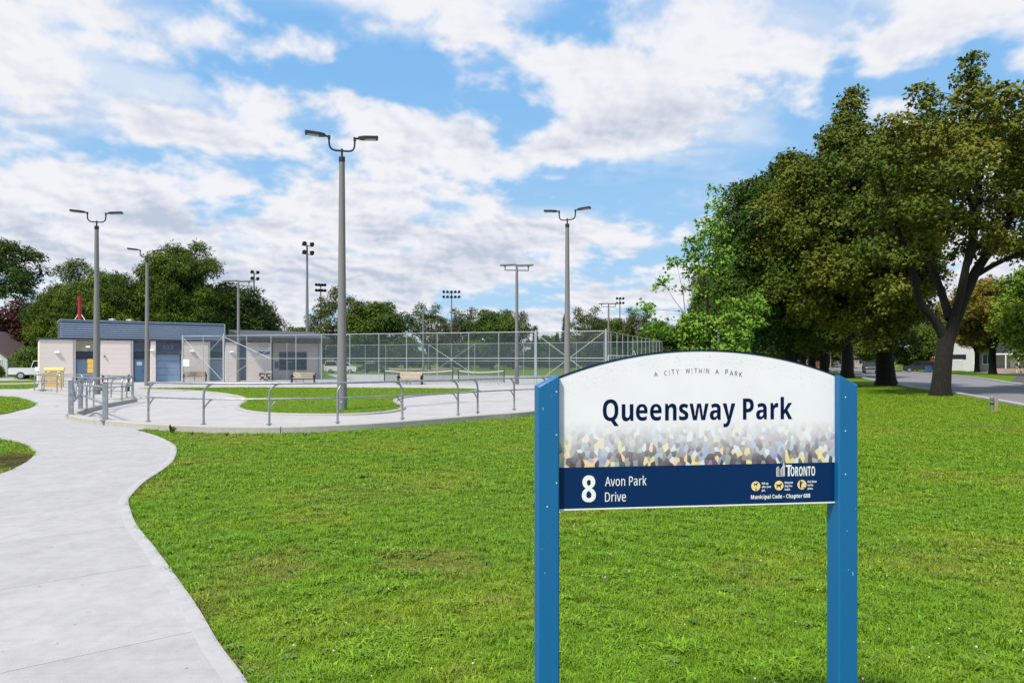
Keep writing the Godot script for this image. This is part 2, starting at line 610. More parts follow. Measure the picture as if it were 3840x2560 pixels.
	mat("letter_navy", 0.004, 0.011, 0.055, 0.5)
	for q in ["letter_navy", "navy"]:
		M[q].metallic_specular = 0.15
	mat("letter_grey", 0.03, 0.03, 0.045, 0.6)
	mat("letter_white", 0.80, 0.80, 0.82, 0.5)
	mat("icon_cream", 0.80, 0.62, 0.30, 0.5)
	mat("screw", 0.62, 0.68, 0.72, 0.4, 0.3)

func noise_bytes(size: int, freq: float, oct: int, seed_: int) -> PackedByteArray:
	var nz := FastNoiseLite.new()
	nz.noise_type = FastNoiseLite.TYPE_SIMPLEX_SMOOTH
	nz.seed = seed_
	nz.frequency = freq
	nz.fractal_octaves = oct
	var im = nz.get_seamless_image(size, size)
	im.convert(Image.FORMAT_L8)
	return im.get_data()

func concrete_texture() -> ImageTexture:
	# mottled tone, fine aggregate, broom lines and a few weathered spots
	var S := 1024
	var mottled = noise_bytes(S, 0.006, 4, 3)
	var patchy = noise_bytes(S, 0.022, 4, 4)
	var grain = noise_bytes(S, 0.35, 2, 5)
	var rng := RandomNumberGenerator.new()
	rng.seed = 17
	var rows := []
	for y in S:
		rows.append(rng.randf_range(-0.02, 0.02))
	var out := PackedByteArray()
	out.resize(S * S)
	for y in S:
		var w = int(y + 3.0 * sin(y * 0.02))
		for x in S:
			var i = y * S + x
			var v = 0.93 + (mottled[i] / 255.0 - 0.5) * 0.07 + (patchy[i] / 255.0 - 0.5) * 0.07 + (grain[i] / 255.0 - 0.5) * 0.16 + rows[(y + int(2.0 * sin(x * 0.0184))) % S]
			var m = patchy[i] / 255.0
			if m > 0.74:
				v -= (m - 0.74) * 0.25
			out[i] = int(clampf(v, 0.0, 1.0) * 255.0)
	for k in 70:
		var x0 = rng.randi() % S
		var y0 = rng.randi() % S
		var r = rng.randi_range(0, 2)
		for dy in range(-r, r + 1):
			for dx in range(-r, r + 1):
				var i = ((y0 + dy + S) % S) * S + (x0 + dx + S) % S
				out[i] = int(out[i] * 0.72)
	return ImageTexture.create_from_image(Image.create_from_data(S, S, false, Image.FORMAT_L8, out))

# ---------------------------------------------------------------- ground
var lawn_noise := FastNoiseLite.new()
var fine_noise := FastNoiseLite.new()
var bare_spots := []

func lawn_color(x: float, z: float) -> Color:
	var a = lawn_noise.get_noise_2d(x, z) * 0.5 + 0.5
	var b = fine_noise.get_noise_2d(x, z) * 0.5 + 0.5
	var lush = Color(0.116, 0.226, 0.014)
	var olive = Color(0.172, 0.240, 0.020)
	var brown = Color(0.18, 0.18, 0.050)
	var far = sm(-z, 6.0, 26.0)
	var k = lush.lerp(Color(0.136, 0.236, 0.015), far)
	k = k.lerp(olive, sm(a, 0.45, 0.75) * 0.75)
	k = k.lerp(brown, sm(a * 0.6 + b * 0.5, 0.68, 0.88) * 0.55)
	for s in bare_spots:
		var dd = Vector2(x, z).distance_to(s[0]) / s[1]
		if dd < 1.6:
			k = k.lerp(Color(0.20, 0.165, 0.05) if s[2] < 1.0 else Color(0.075, 0.055, 0.025), clampf((1.0 - sm(dd + (b - 0.5) * 1.4, 0.1, 1.3)) * s[2] * (0.5 if s[2] < 1.0 else 0.8), 0.0, 1.0))
	return k

var path_poly := PackedVector2Array()
var verge_a := PackedVector2Array()
var verge_b := PackedVector2Array()
var plaza_poly := PackedVector2Array()
var island_poly := PackedVector2Array()
var road_poly := PackedVector2Array()
var kerb_path := []
var path_edge := []
var bank_path := []

func axis_steps(lim: float, near_step: float, grow: float) -> Array:
	var out := [0.0]
	var s = near_step
	while out[-1] < lim:
		out.append(out[-1] + s)
		if out[-1] > 12.0:
			s *= grow
	return out

func make_ground() -> void:
	lawn_noise.seed = 4
	lawn_noise.frequency = 0.35
	lawn_noise.fractal_octaves = 4
	fine_noise.seed = 9
	fine_noise.frequency = 1.9
	fine_noise.fractal_octaves = 3
	for s in [[Vector2(-2.324, -6.454), 0.55, 0.75], [Vector2(-0.722, -6.566), 0.6, 0.8], [Vector2(-2.074, -6.191), 0.35, 0.7], [Vector2(-2.391, -5.419), 0.35, 0.8], [Vector2(-1.67, -4.337), 0.22, 0.8], [Vector2(-2.333, -6.594), 0.4, 0.7],
			[Vector2(-0.725, -6.594), 0.5, 0.6], [Vector2(3.932, -6.594), 0.7, 0.5], [Vector2(1.987, -6.068), 0.5, 0.4], [Vector2(13.812, -19.487), 1.3, 0.8], [Vector2(-6.218, -13.16), 0.8, 0.6], [Vector2(-1.995, -10.1), 1.2, 0.5], [Vector2(-5.382, -10.819), 0.6, 0.6], [Vector2(-7.733, -17.778), 1.6, 0.5], [Vector2(-9.427, -13.047), 1.0, 1.3], [Vector2(-9.744, -12.614), 1.2, 1.3]]:
		bare_spots.append(s)
	# one sheet to the horizon, fine near the camera
	var xs := []
	var half = axis_steps(2600.0, 0.5, 1.12)
	for i in range(half.size() - 1, 0, -1):
		xs.append(-half[i])
	xs.append_array(half)
	var zs := []
	for q in axis_steps(60.0, 2.0, 1.3):
		if q > 0.0:
			zs.insert(0, q)
	for q in axis_steps(2600.0, 0.4, 1.09):
		zs.append(-q)
	var vs := PackedVector3Array()
	var ns := PackedVector3Array()
	var cs := PackedColorArray()
	var us := PackedVector2Array()
	var ix := PackedInt32Array()
	for z in zs:
		for x in xs:
			vs.append(Vector3(x, 0, z))
			ns.append(Vector3.UP)
			us.append(Vector2(x, z))
			var k = lawn_color(x, z)
			cs.append(Color(k.r, k.g, k.b) * 1.0)
	var nx = xs.size()
	for j in zs.size() - 1:
		for i in nx - 1:
			var p = j * nx + i
			# zs run from behind the camera forward, so this winding faces up
			ix.append_array([p, p + nx, p + nx + 1, p, p + nx + 1, p + 1])
	var ar := []
	ar.resize(Mesh.ARRAY_MAX)
	ar[Mesh.ARRAY_VERTEX] = vs
	ar[Mesh.ARRAY_NORMAL] = ns
	ar[Mesh.ARRAY_COLOR] = cs
	ar[Mesh.ARRAY_TEX_UV] = us
	ar[Mesh.ARRAY_INDEX] = ix
	var am := ArrayMesh.new()
	am.add_surface_from_arrays(Mesh.PRIMITIVE_TRIANGLES, ar)
	var gr = put("ground", am, M.lawn, self)
	tag(gr, "park lawn ground stretching to the far treeline", "", "", "structure")

	# the pale concrete path, cast in sections between tooled joints
	var edge := smooth_path([Vector2(-0.647, -2.49), Vector2(-1.053, -3.265), Vector2(-1.29, -3.658), Vector2(-1.579, -4.114), Vector2(-1.958, -4.641), Vector2(-2.39, -5.296), Vector2(-2.947, -6.092), Vector2(-3.607, -7.021), Vector2(-4.276, -7.937), Vector2(-4.788, -8.736), Vector2(-5.172, -9.383), Vector2(-5.351, -9.806), Vector2(-5.714, -10.819), Vector2(-6.03, -12.016), Vector2(-6.38, -13.103), Vector2(-6.943, -14.408), Vector2(-7.513, -15.51), Vector2(-8.331, -16.703), Vector2(-9.178, -17.778), Vector2(-10.196, -18.882)], 5, false)
	edge.append_array([Vector2(-9.954, -19.613), Vector2(-10.095, -20.68)])
	var pp := PackedVector2Array(edge)
	pp.append_array(PackedVector2Array([Vector2(-15.943, -22.857), Vector2(-24.414, -20.822), Vector2(-9.843, -4.531), Vector2(-5.409, -2.49)]))
	path_poly = pp
	var path := Node3D.new()
	path.name = "path"
	add_child(path)
	tag(path, "pale concrete footpath with tooled joints curving past the lawn", "", "", "structure")
	var joints := [[Vector2(-3.427, -2.641), Vector2(-1.088, -3.658)], [Vector2(-3.069, -4.176), Vector2(-2.141, -4.872)], [Vector2(-4.184, -5.693), Vector2(-3.262, -6.427)], [Vector2(-5.245, -7.136), Vector2(-4.3, -7.917)], [Vector2(-6.172, -8.398), Vector2(-5.231, -9.383)], [Vector2(-7.026, -9.56), Vector2(-5.68, -10.742)], [Vector2(-8.215, -11.176), Vector2(-6.259, -12.773)], [Vector2(-9.673, -13.16), Vector2(-7.383, -15.124)], [Vector2(-11.577, -15.751), Vector2(-9.124, -17.674)]]
	var strips := []
	for i in joints.size() + 1:
		var lo: Array
		var hi: Array
		if i == 0:
			lo = [joints[0][0] + Vector2(0, 3.0), joints[0][1] + Vector2(0, 3.0)]
		else:
			lo = joints[i - 1]
		if i == joints.size():
			hi = [joints[-1][0] + Vector2(0, -14.0), joints[-1][1] + Vector2(0, -14.0)]
		else:
			hi = joints[i]
		var gap := 0.004
		var dl = (lo[1] - lo[0]).normalized()
		var dh = (hi[1] - hi[0]).normalized()
		strips.append(PackedVector2Array([lo[0] - dl * 40.0 + Vector2(0, -gap), lo[1] + dl * 40.0 + Vector2(0, -gap), hi[1] + dh * 40.0 + Vector2(0, gap), hi[0] - dh * 40.0 + Vector2(0, gap)]))
	var tones := [1.0, 0.965, 1.015, 0.98, 1.01, 0.97, 1.0, 0.975, 1.005, 0.985]
	for i in strips.size():
		for poly in Geometry2D.intersect_polygons(path_poly, strips[i]):
			if absf(poly[0].cross(poly[1])) < 1e-9 and poly.size() < 3:
				continue
			var b := MB.new()
			var mm: StandardMaterial3D = M.concrete.duplicate()
			mm.albedo_color = lin(0.425 * tones[i], 0.415 * tones[i], 0.43 * tones[i])
			b.slab(poly, -0.03, 0.03)
			put("slab", b.mesh(), mm, path)
			# the smoother trowelled border beside the lawn edge
	var tw := []
	for i in range(2, edge.size() - 2):
		var tg: Vector2 = (edge[i + 1] - edge[i - 1]).normalized()
		tw.append(edge[i] + Vector2(tg.y, -tg.x) * -0.066 * signf(Vector2(tg.y, -tg.x).x))
	var soil := MB.new()
	var srng := RandomNumberGenerator.new()
	srng.seed = 12
	for i in range(1, edge.size() - 1):
		var tg: Vector2 = (edge[i + 1] - edge[i]).normalized()
		var nrm = Vector2(tg.y, -tg.x) * signf(Vector2(tg.y, -tg.x).x)
		var w0 = srng.randf_range(0.015, 0.06)
		soil.quad(v3(edge[i] - nrm * 0.01, 0.005), v3(edge[i + 1] - nrm * 0.01, 0.005), v3(edge[i + 1] + nrm * w0, 0.005), v3(edge[i] + nrm * w0, 0.005), Vector3.UP)
	structure("soil", soil, M.soil, "thin dark soil line where the lawn meets the footpath")
	path_edge = edge
	var twb := MB.new()
	twb.ribbon(tw, 0.10, 0.029, 0.0312, false, 0.001)
	put("trowelled_edge", twb.mesh(), mat("trowelled", 0.435, 0.425, 0.44, 0.75, 0.0, "mild", 0.6), path)
	for q in [joints[1], joints[2], joints[3]]:
		var jd = (q[1] - q[0]).normalized()
		var off = Vector2(jd.y, -jd.x) * 0.045
		if off.y > 0.0:
			off = -off
		var jb := MB.new()
		jb.ribbon([q[0] + off, q[1] + off - jd * 0.12], 0.006, 0.026, 0.0312, false, 0.001)
		put("tool_mark", jb.mesh(), M.kerb_concrete, path)
	var bed := MB.new()
	bed.slab(path_poly, 0.004, 0.024)
	put("joint_bed", bed.mesh(), M.kerb_concrete, path)

	# concrete apron and skating trail up to the clubhouse
	plaza_poly = PackedVector2Array([Vector2(-70.538, -47.5), Vector2(-32.622, -46.769), Vector2(-34.013, -49.836), Vector2(-41.268, -60.8), Vector2(-38.707, -70.698), Vector2(-20.472, -76), Vector2(-17.423, -64.681), Vector2(-2.831, -59.608), Vector2(16.321, -49.836), Vector2(11.346, -42.817), Vector2(7.417, -36.627), Vector2(4.214, -30.099), Vector2(0.739, -24.127), Vector2(-1.054, -22.19), Vector2(-2.863, -20.267), Vector2(-4.437, -18.882), Vector2(-6.402, -18.424), Vector2(-8.515, -18.765), Vector2(-10.37, -19.613), Vector2(-12.281, -20.132), Vector2(-13.352, -20.822), Vector2(-22.849, -19.487)])
	var pz := MB.new()
	pz.slab(plaza_poly, -0.02, 0.016)
	structure("pavement", pz, M.plaza_concrete, "pale concrete apron and skating trail in front of the clubhouse")
	# grass corners left of the path
	verge_a = PackedVector2Array(smooth_path([Vector2(-17.977, -19.487), Vector2(-14.4, -17.778), Vector2(-12.078, -16.432), Vector2(-11.105, -15.751), Vector2(-10.152, -14.686), Vector2(-9.587, -13.945), Vector2(-9.084, -13.047), Vector2(-8.81, -12.408), Vector2(-8.528, -11.603), Vector2(-8.462, -10.447), Vector2(-9.201, -9.775)], 4, true))
	verge_b = PackedVector2Array(smooth_path([Vector2(-36.421, -39.481), Vector2(-26.92, -36.627), Vector2(-24.311, -34.545), Vector2(-21.771, -31.667), Vector2(-20.416, -29.804), Vector2(-19.349, -27.89), Vector2(-18.769, -26.435), Vector2(-18.019, -24.516), Vector2(-18.525, -22.353), Vector2(-22.133, -23.206)], 4, true))
	for vp in [[verge_a, "brown patchy grass corner with bare soil beside the pale path"], [verge_b, "olive grass corner between the path and the entrance gate"]]:
		var b := MB.new()
		b.col = Color(0.10, 0.085, 0.03) if vp[0] == verge_a else Color(0.19, 0.21, 0.03)
		b.slab(vp[0], 0.0, 0.036)
		structure("verge", b, M.lawn, vp[1])
	# a street pavement strip and lawn behind, left of the clubhouse
	var sw := MB.new()
	sw.slab(PackedVector2Array([Vector2(-71.716, -55.273), Vector2(-42.322, -59.608), Vector2(-41.762, -61.414), Vector2(-40.14, -59.029), Vector2(-40.725, -57.358), Vector2(-68.007, -52.414)]), -0.02, 0.012)
	structure("sidewalk", sw, M.concrete, "narrow sidewalk strip crossing the grass beside the clubhouse")
	var dw := MB.new()
	dw.slab(PackedVector2Array([Vector2(-74.056, -70.698), Vector2(-59.362, -82.162), Vector2(-47.543, -69.091), Vector2(-48.387, -67.556), Vector2(-64.988, -62.041)]), -0.02, 0.010)
	structure("driveway", dw, M.concrete, "pale driveway under the white pickup truck")

# ---------------------------------------------------------------- skating rink edge, railings, gate
func railing_posts(parent: Node3D, bases: Array, base_y: float, top_y: float, mid_y: float, bend: Array) -> void:
	for i in bases.size():
		var p: Vector2 = bases[i]
		var tgt: Vector2 = bases[clampi(i + int(bend[i]), 0, bases.size() - 1)]
		var dir = (tgt - p).normalized() if tgt != p else Vector2(0, 0)
		var b := MB.new()
		var r := 0.032
		var e = v3(dir)
		b.tube([v3(p, base_y - 0.05), v3(p, top_y - 0.30), v3(p, top_y - 0.20) + e * 0.02, v3(p, top_y - 0.08) + e * 0.10, v3(p, top_y - 0.005) + e * 0.24, v3(p, top_y) + e * 0.34], [r], 8)
		b.tube([v3(p, mid_y - 0.30), v3(p, mid_y - 0.22) + e * 0.03, v3(p, mid_y - 0.05) + e * 0.17, v3(p, mid_y) + e * 0.28], [0.022], 6)
		b.lathe([Vector2(0.0, base_y + 0.012), Vector2(0.075, base_y + 0.012), Vector2(0.075, base_y - 0.01)], 10, Transform3D(Basis.IDENTITY, v3(p)))
		put("post", b.mesh(), M.galvanised, parent)

func make_rink() -> void:
	# kerb wall round the trail: along the lawn, round the nose and back
	kerb_path = smooth_path([Vector2(10.729, -44.706), Vector2(7.6, -37.531), Vector2(4.256, -30.4), Vector2(0.745, -24.32), Vector2(-1.062, -22.353), Vector2(-2.882, -20.403), Vector2(-4.465, -19), Vector2(-6.364, -18.313), Vector2(-8.463, -18.65), Vector2(-10.304, -19.487), Vector2(-11.808, -20.403), Vector2(-13.313, -21.56), Vector2(-14.581, -23.03), Vector2(-15.2, -24.32), Vector2(-15.85, -25.983), Vector2(-16.621, -28.411), Vector2(-17.585, -32.34)], 7, false)
	var segs := 9
	var kn := Node3D.new()
	kn.name = "kerb"
	add_child(kn)
	tag(kn, "low grey concrete kerb wall round the front of the skating trail", "wall", "", "")
	var per = int(kerb_path.size() / segs)
	for s in segs:
		var lo = s * per
		var hi = kerb_path.size() - 1 if s == segs - 1 else (s + 1) * per
		var pts := kerb_path.slice(lo, hi + 1)
		# an open joint between the cast lengths
		pts[-1] = pts[-1].lerp(pts[-2], 0.02)
		var b := MB.new()
		b.ribbon(pts, 0.34, -0.05, 0.185)
		put("kerb_length", b.mesh(), M.kerb_concrete, kn)
	var rail_bases := [Vector2(2.787, -28.952), Vector2(1.288, -26.094), Vector2(0.078, -24.918), Vector2(-1.155, -23.385), Vector2(-1.745, -22.519), Vector2(-3.291, -20.893), Vector2(-4.884, -19.487), Vector2(-6.606, -18.941), Vector2(-8.419, -19), Vector2(-10.382, -19.869)]
	var ral = thing("railing", "galvanised two-rail railing with bent posts on the kerb beside the lawn", "railing")
	railing_posts(ral, rail_bases, 0.185, 1.29, 0.87, [1, 1, 1, 1, 1, 1, -1, -1, -1, -1])
	var tp := []
	var md := []
	for p in smooth_path(rail_bases, 5, false):
		tp.append(v3(p, 1.29))
		md.append(v3(p, 0.87))
	var b1 := MB.new()
	b1.tube(tp, [0.03], 8)
	put("top_rail", b1.mesh(), M.galvanised, ral)
	b1 = MB.new()
	b1.tube(md, [0.022], 8)
	put("mid_rail", b1.mesh(), M.galvanised, ral)
	# entrance gate: two stout posts, one inner post, bars and struts
	var A = Vector3(-14.196, 0.15, -22.4)
	var Bp = Vector3(-11.863, 0.149, -20.3)
	var C = Vector3(-15.5, 0.166, -25)
	A.y = 0.17
	Bp.y = 0.17
	C.y = 0.10
	var gate = thing("gate", "open galvanised steel gate with stout posts at the trail entrance", "gate")
	for q in [[A, 1.19], [Bp, 1.20], [C, 1.27]]:
		var b := MB.new()
		b.box(q[0] + Vector3(0, q[1] * 0.5 - 0.1, 0), Vector3(0.14, q[1], 0.14), Basis(Vector3.UP, 0.4), 0.015)
		b.box(q[0] + Vector3(0, 0.008, 0), Vector3(0.26, 0.03, 0.26), Basis(Vector3.UP, 0.4), 0.004)
		b.box(q[0] + Vector3(0, q[1] - 0.09, 0), Vector3(0.155, 0.02, 0.155), Basis(Vector3.UP, 0.4), 0.006)
		put("gate_post", b.mesh(), M.galvanised, gate)
	var leaf := MB.new()
	for q in [[A + Vector3(0, 1.02, 0), C + Vector3(0, 1.10, 0), 0.035], [A + Vector3(0, 0.38, 0), C + Vector3(0, 0.62, 0), 0.05], [A.lerp(C, 0.15) + Vector3(0, 1.04, 0), A.lerp(C, 0.45) + Vector3(0, 0.47, 0), 0.035],
			[A.lerp(C, 0.62) + Vector3(0, 1.07, 0), A.lerp(C, 0.38) + Vector3(0, 0.50, 0), 0.035], [Bp + Vector3(0, 0.98, 0), C + Vector3(0, 0.95, 0), 0.035], [Bp + Vector3(0, 0.47, 0), C + Vector3(0, 0.60, 0), 0.035]]:
		leaf = MB.new()
		leaf.tube([q[0], q[1]], [q[2]], 8)
		put("gate_bar", leaf.mesh(), M.galvanised, gate)
	# railing on the returning kerb behind the gate
	var rb := [Vector2(-15.231, -24.918), Vector2(-15.963, -26.55), Vector2(-16.49, -28.279), Vector2(-17.043, -30.4), Vector2(-17.42, -32)]
	var r2 = thing("railing", "short galvanised railing on the curved kerb behind the gate", "railing")
	railing_posts(r2, rb, 0.185, 1.20, 0.80, [1, 1, 1, 1, -1])
	tp = []
	md = []
	for p in smooth_path(rb, 4, false):
		tp.append(v3(p, 1.20))
		md.append(v3(p, 0.80))
	b1 = MB.new()
	b1.tube(tp, [0.03], 8)
	put("top_rail", b1.mesh(), M.galvanised, r2)
	b1 = MB.new()
	b1.tube(md, [0.022], 8)
	put("mid_rail", b1.mesh(), M.galvanised, r2)
	# far bank of the entrance with its own looped railing
	var loop := [Vector2(-28.975, -42.222), Vector2(-27.385, -40.533), Vector2(-25.81, -39.481), Vector2(-23.426, -37.073), Vector2(-21.452, -35.349), Vector2(-19.464, -33.778), Vector2(-18.809, -33.966), Vector2(-19.309, -35.349), Vector2(-21.042, -38), Vector2(-23.585, -40.533), Vector2(-26.386, -42.817), Vector2(-28.322, -43.741), Vector2(-29.629, -44.058)]
	bank_path = smooth_path(loop, 4, true)
	var bk := MB.new()
	bk.ribbon(bank_path, 0.3, -0.02, 0.13, true)
	var bko = put("kerb", bk.mesh(), M.kerb_concrete, self)
	tag(bko, "looped low concrete kerb under the railing near the yellow bin", "wall")
	var r3 = thing("railing", "looped galvanised railing round the bench pad near the yellow bin", "railing")
	var lb: Array = loop
	var bends := []
	for i in lb.size():
		bends.append(1 if i < lb.size() - 1 else -1)
	railing_posts(r3, lb, 0.13, 1.06, 0.66, bends)
	tp = []
	md = []
	for p in bank_path + [bank_path[0]]:
		tp.append(v3(p, 1.06))
		md.append(v3(p, 0.66))
	b1 = MB.new()
	b1.tube(tp, [0.03], 8)
	put("top_rail", b1.mesh(), M.galvanised, r3)
	b1 = MB.new()
	b1.tube(md, [0.022], 8)
	put("mid_rail", b1.mesh(), M.galvanised, r3)
	# grey slab bench inside the loop
	var bp = Vector3(-24.809, 0, -43.429)
	var sb = thing("slab_bench", "grey concrete slab bench with black end frames inside the looped railing", "bench", bp, 0.1)
	var b := MB.new()
	b.box(Vector3(0, 0.50, 0), Vector3(1.7, 0.10, 0.5), Basis.IDENTITY, 0.02)
	put("seat", b.mesh(), M.kerb_concrete, sb)
	b = MB.new()
	b.box(Vector3(0, 0.88, -0.24), Vector3(1.7, 0.32, 0.07), Basis.IDENTITY, 0.02)
	put("backrest", b.mesh(), M.kerb_concrete, sb)
	for s in [-1, 1]:
		b = MB.new()
		b.box(Vector3(0.78 * s, 0.22, 0), Vector3(0.08, 0.46, 0.46), Basis.IDENTITY, 0.01)
		b.box(Vector3(0.78 * s, 0.75, -0.17), Vector3(0.08, 0.62, 0.06), Basis.IDENTITY, 0.01)
		put("leg", b.mesh(), M.black, sb)
	# grass island inside the trail, with a flush pale edging
	var isl := smooth_path([Vector2(-25.121, -46.412), Vector2(-20.817, -44.058), Vector2(-17.614, -41.081), Vector2(-14.827, -37.301), Vector2(-12.92, -33.778), Vector2(-11.899, -30.707), Vector2(-11.205, -28.411), Vector2(-10.09, -26.207), Vector2(-8.743, -24.715), Vector2(-7.178, -24.127), Vector2(-5.821, -24.127), Vector2(-4.766, -24.918), Vector2(-4.324, -26.207), Vector2(-4.375, -27.89), Vector2(-5.016, -30.4), Vector2(-5.535, -33.043), Vector2(-5.499, -35.765), Vector2(-4.565, -38.239), Vector2(-3.192, -40.533), Vector2(-2.183, -43.121), Vector2(-2.764, -46.061), Vector2(-6.709, -47.5), Vector2(-14.356, -48.254), Vector2(-21.895, -48.254)], 5, true)
	island_poly = PackedVector2Array(isl)
	b = MB.new()
	var k = Color(0.14, 0.245, 0.014)
	b.col = k
	b.slab(island_poly, 0.0, 0.075)
	structure("lawn", b, M.lawn, "keyhole shaped grass island inside the skating trail")
	b = MB.new()
	b.ribbon(isl, 0.22, -0.02, 0.085, true, 0.025)
	var ik = put("edging", b.mesh(), M.concrete, self)
	tag(ik, "pale concrete edging round the grass island", "edging")
	# a few weeds at the foot of the kerb
	var rng := RandomNumberGenerator.new()
	rng.seed = 77
	var wl := ["dark leafy weed at the kerb foot near the path tip", "small weed at the kerb foot beside the big leafy one", "tiny weed at the kerb foot near the middle rail post", "weed at the kerb foot in front of the lamp post"]
	var wp := [Vector2(-8.855, -18.095), Vector2(-8.178, -17.778), Vector2(-7.205, -17.572), Vector2(-5.198, -17.471)]
	for w in wp.size():
		b = MB.new()
		var size = [0.26, 0.12, 0.10, 0.11][w]
		for i in 12:
			var an = rng.randf() * TAU
			var d = Vector3(cos(an), 0, sin(an))
			var sd = Vector3(-d.z, 0, d.x) * size * 0.13
			var tip = d * size * rng.randf_range(0.5, 1.0) + Vector3(0, size * rng.randf_range(0.4, 1.0), 0)
			var mid = tip * 0.5 + Vector3(0, size * 0.18, 0)
			b.col = Color(0.03, 0.07, 0.012)
			b.tri(Vector3.ZERO, mid - sd, mid + sd, Vector3.UP)
			b.tri(tip, mid - sd, mid + sd, Vector3.UP)
		var o = put("weed", b.mesh(), M.leaf, self, v3(wp[w]))
		tag(o, wl[w], "plant", "weeds along the kerb")

# ---------------------------------------------------------------- clubhouse
func wall_piece(parent: Node, called: String, s0: float, s1: float, y0: float, y1: float, z0: float, z1: float, m: Material, bev := 0.0) -> MeshInstance3D:
	var b := MB.new()
	b.box(Vector3((s0 + s1) * 0.5, (y0 + y1) * 0.5, (z0 + z1) * 0.5), Vector3(absf(s1 - s0), y1 - y0, absf(z1 - z0)), Basis.IDENTITY, bev)
	return put(called, b.mesh(), m, parent)

func blocks(parent: Node, called: String, s0: float, s1: float, y1: float, z0: float, z1: float, m: Material) -> void:
	# masonry wall in courses with recessed bed joints
	var h := 0.42
	var y := 0.0
	var b := MB.new()
	while y < y1 - 0.01:
		var t = minf(y + h, y1)
		b.box(Vector3((s0 + s1) * 0.5, (y + t) * 0.5, (z0 + z1) * 0.5), Vector3(s1 - s0, t - y - 0.012, z1 - z0), Basis.IDENTITY, 0.008)
		y = t
	b.box(Vector3((s0 + s1) * 0.5, y1 * 0.5, (z0 + z1) * 0.5), Vector3(s1 - s0 - 0.03, y1 - 0.02, z1 - z0 - 0.03))
	put(called, b.mesh(), m, parent)

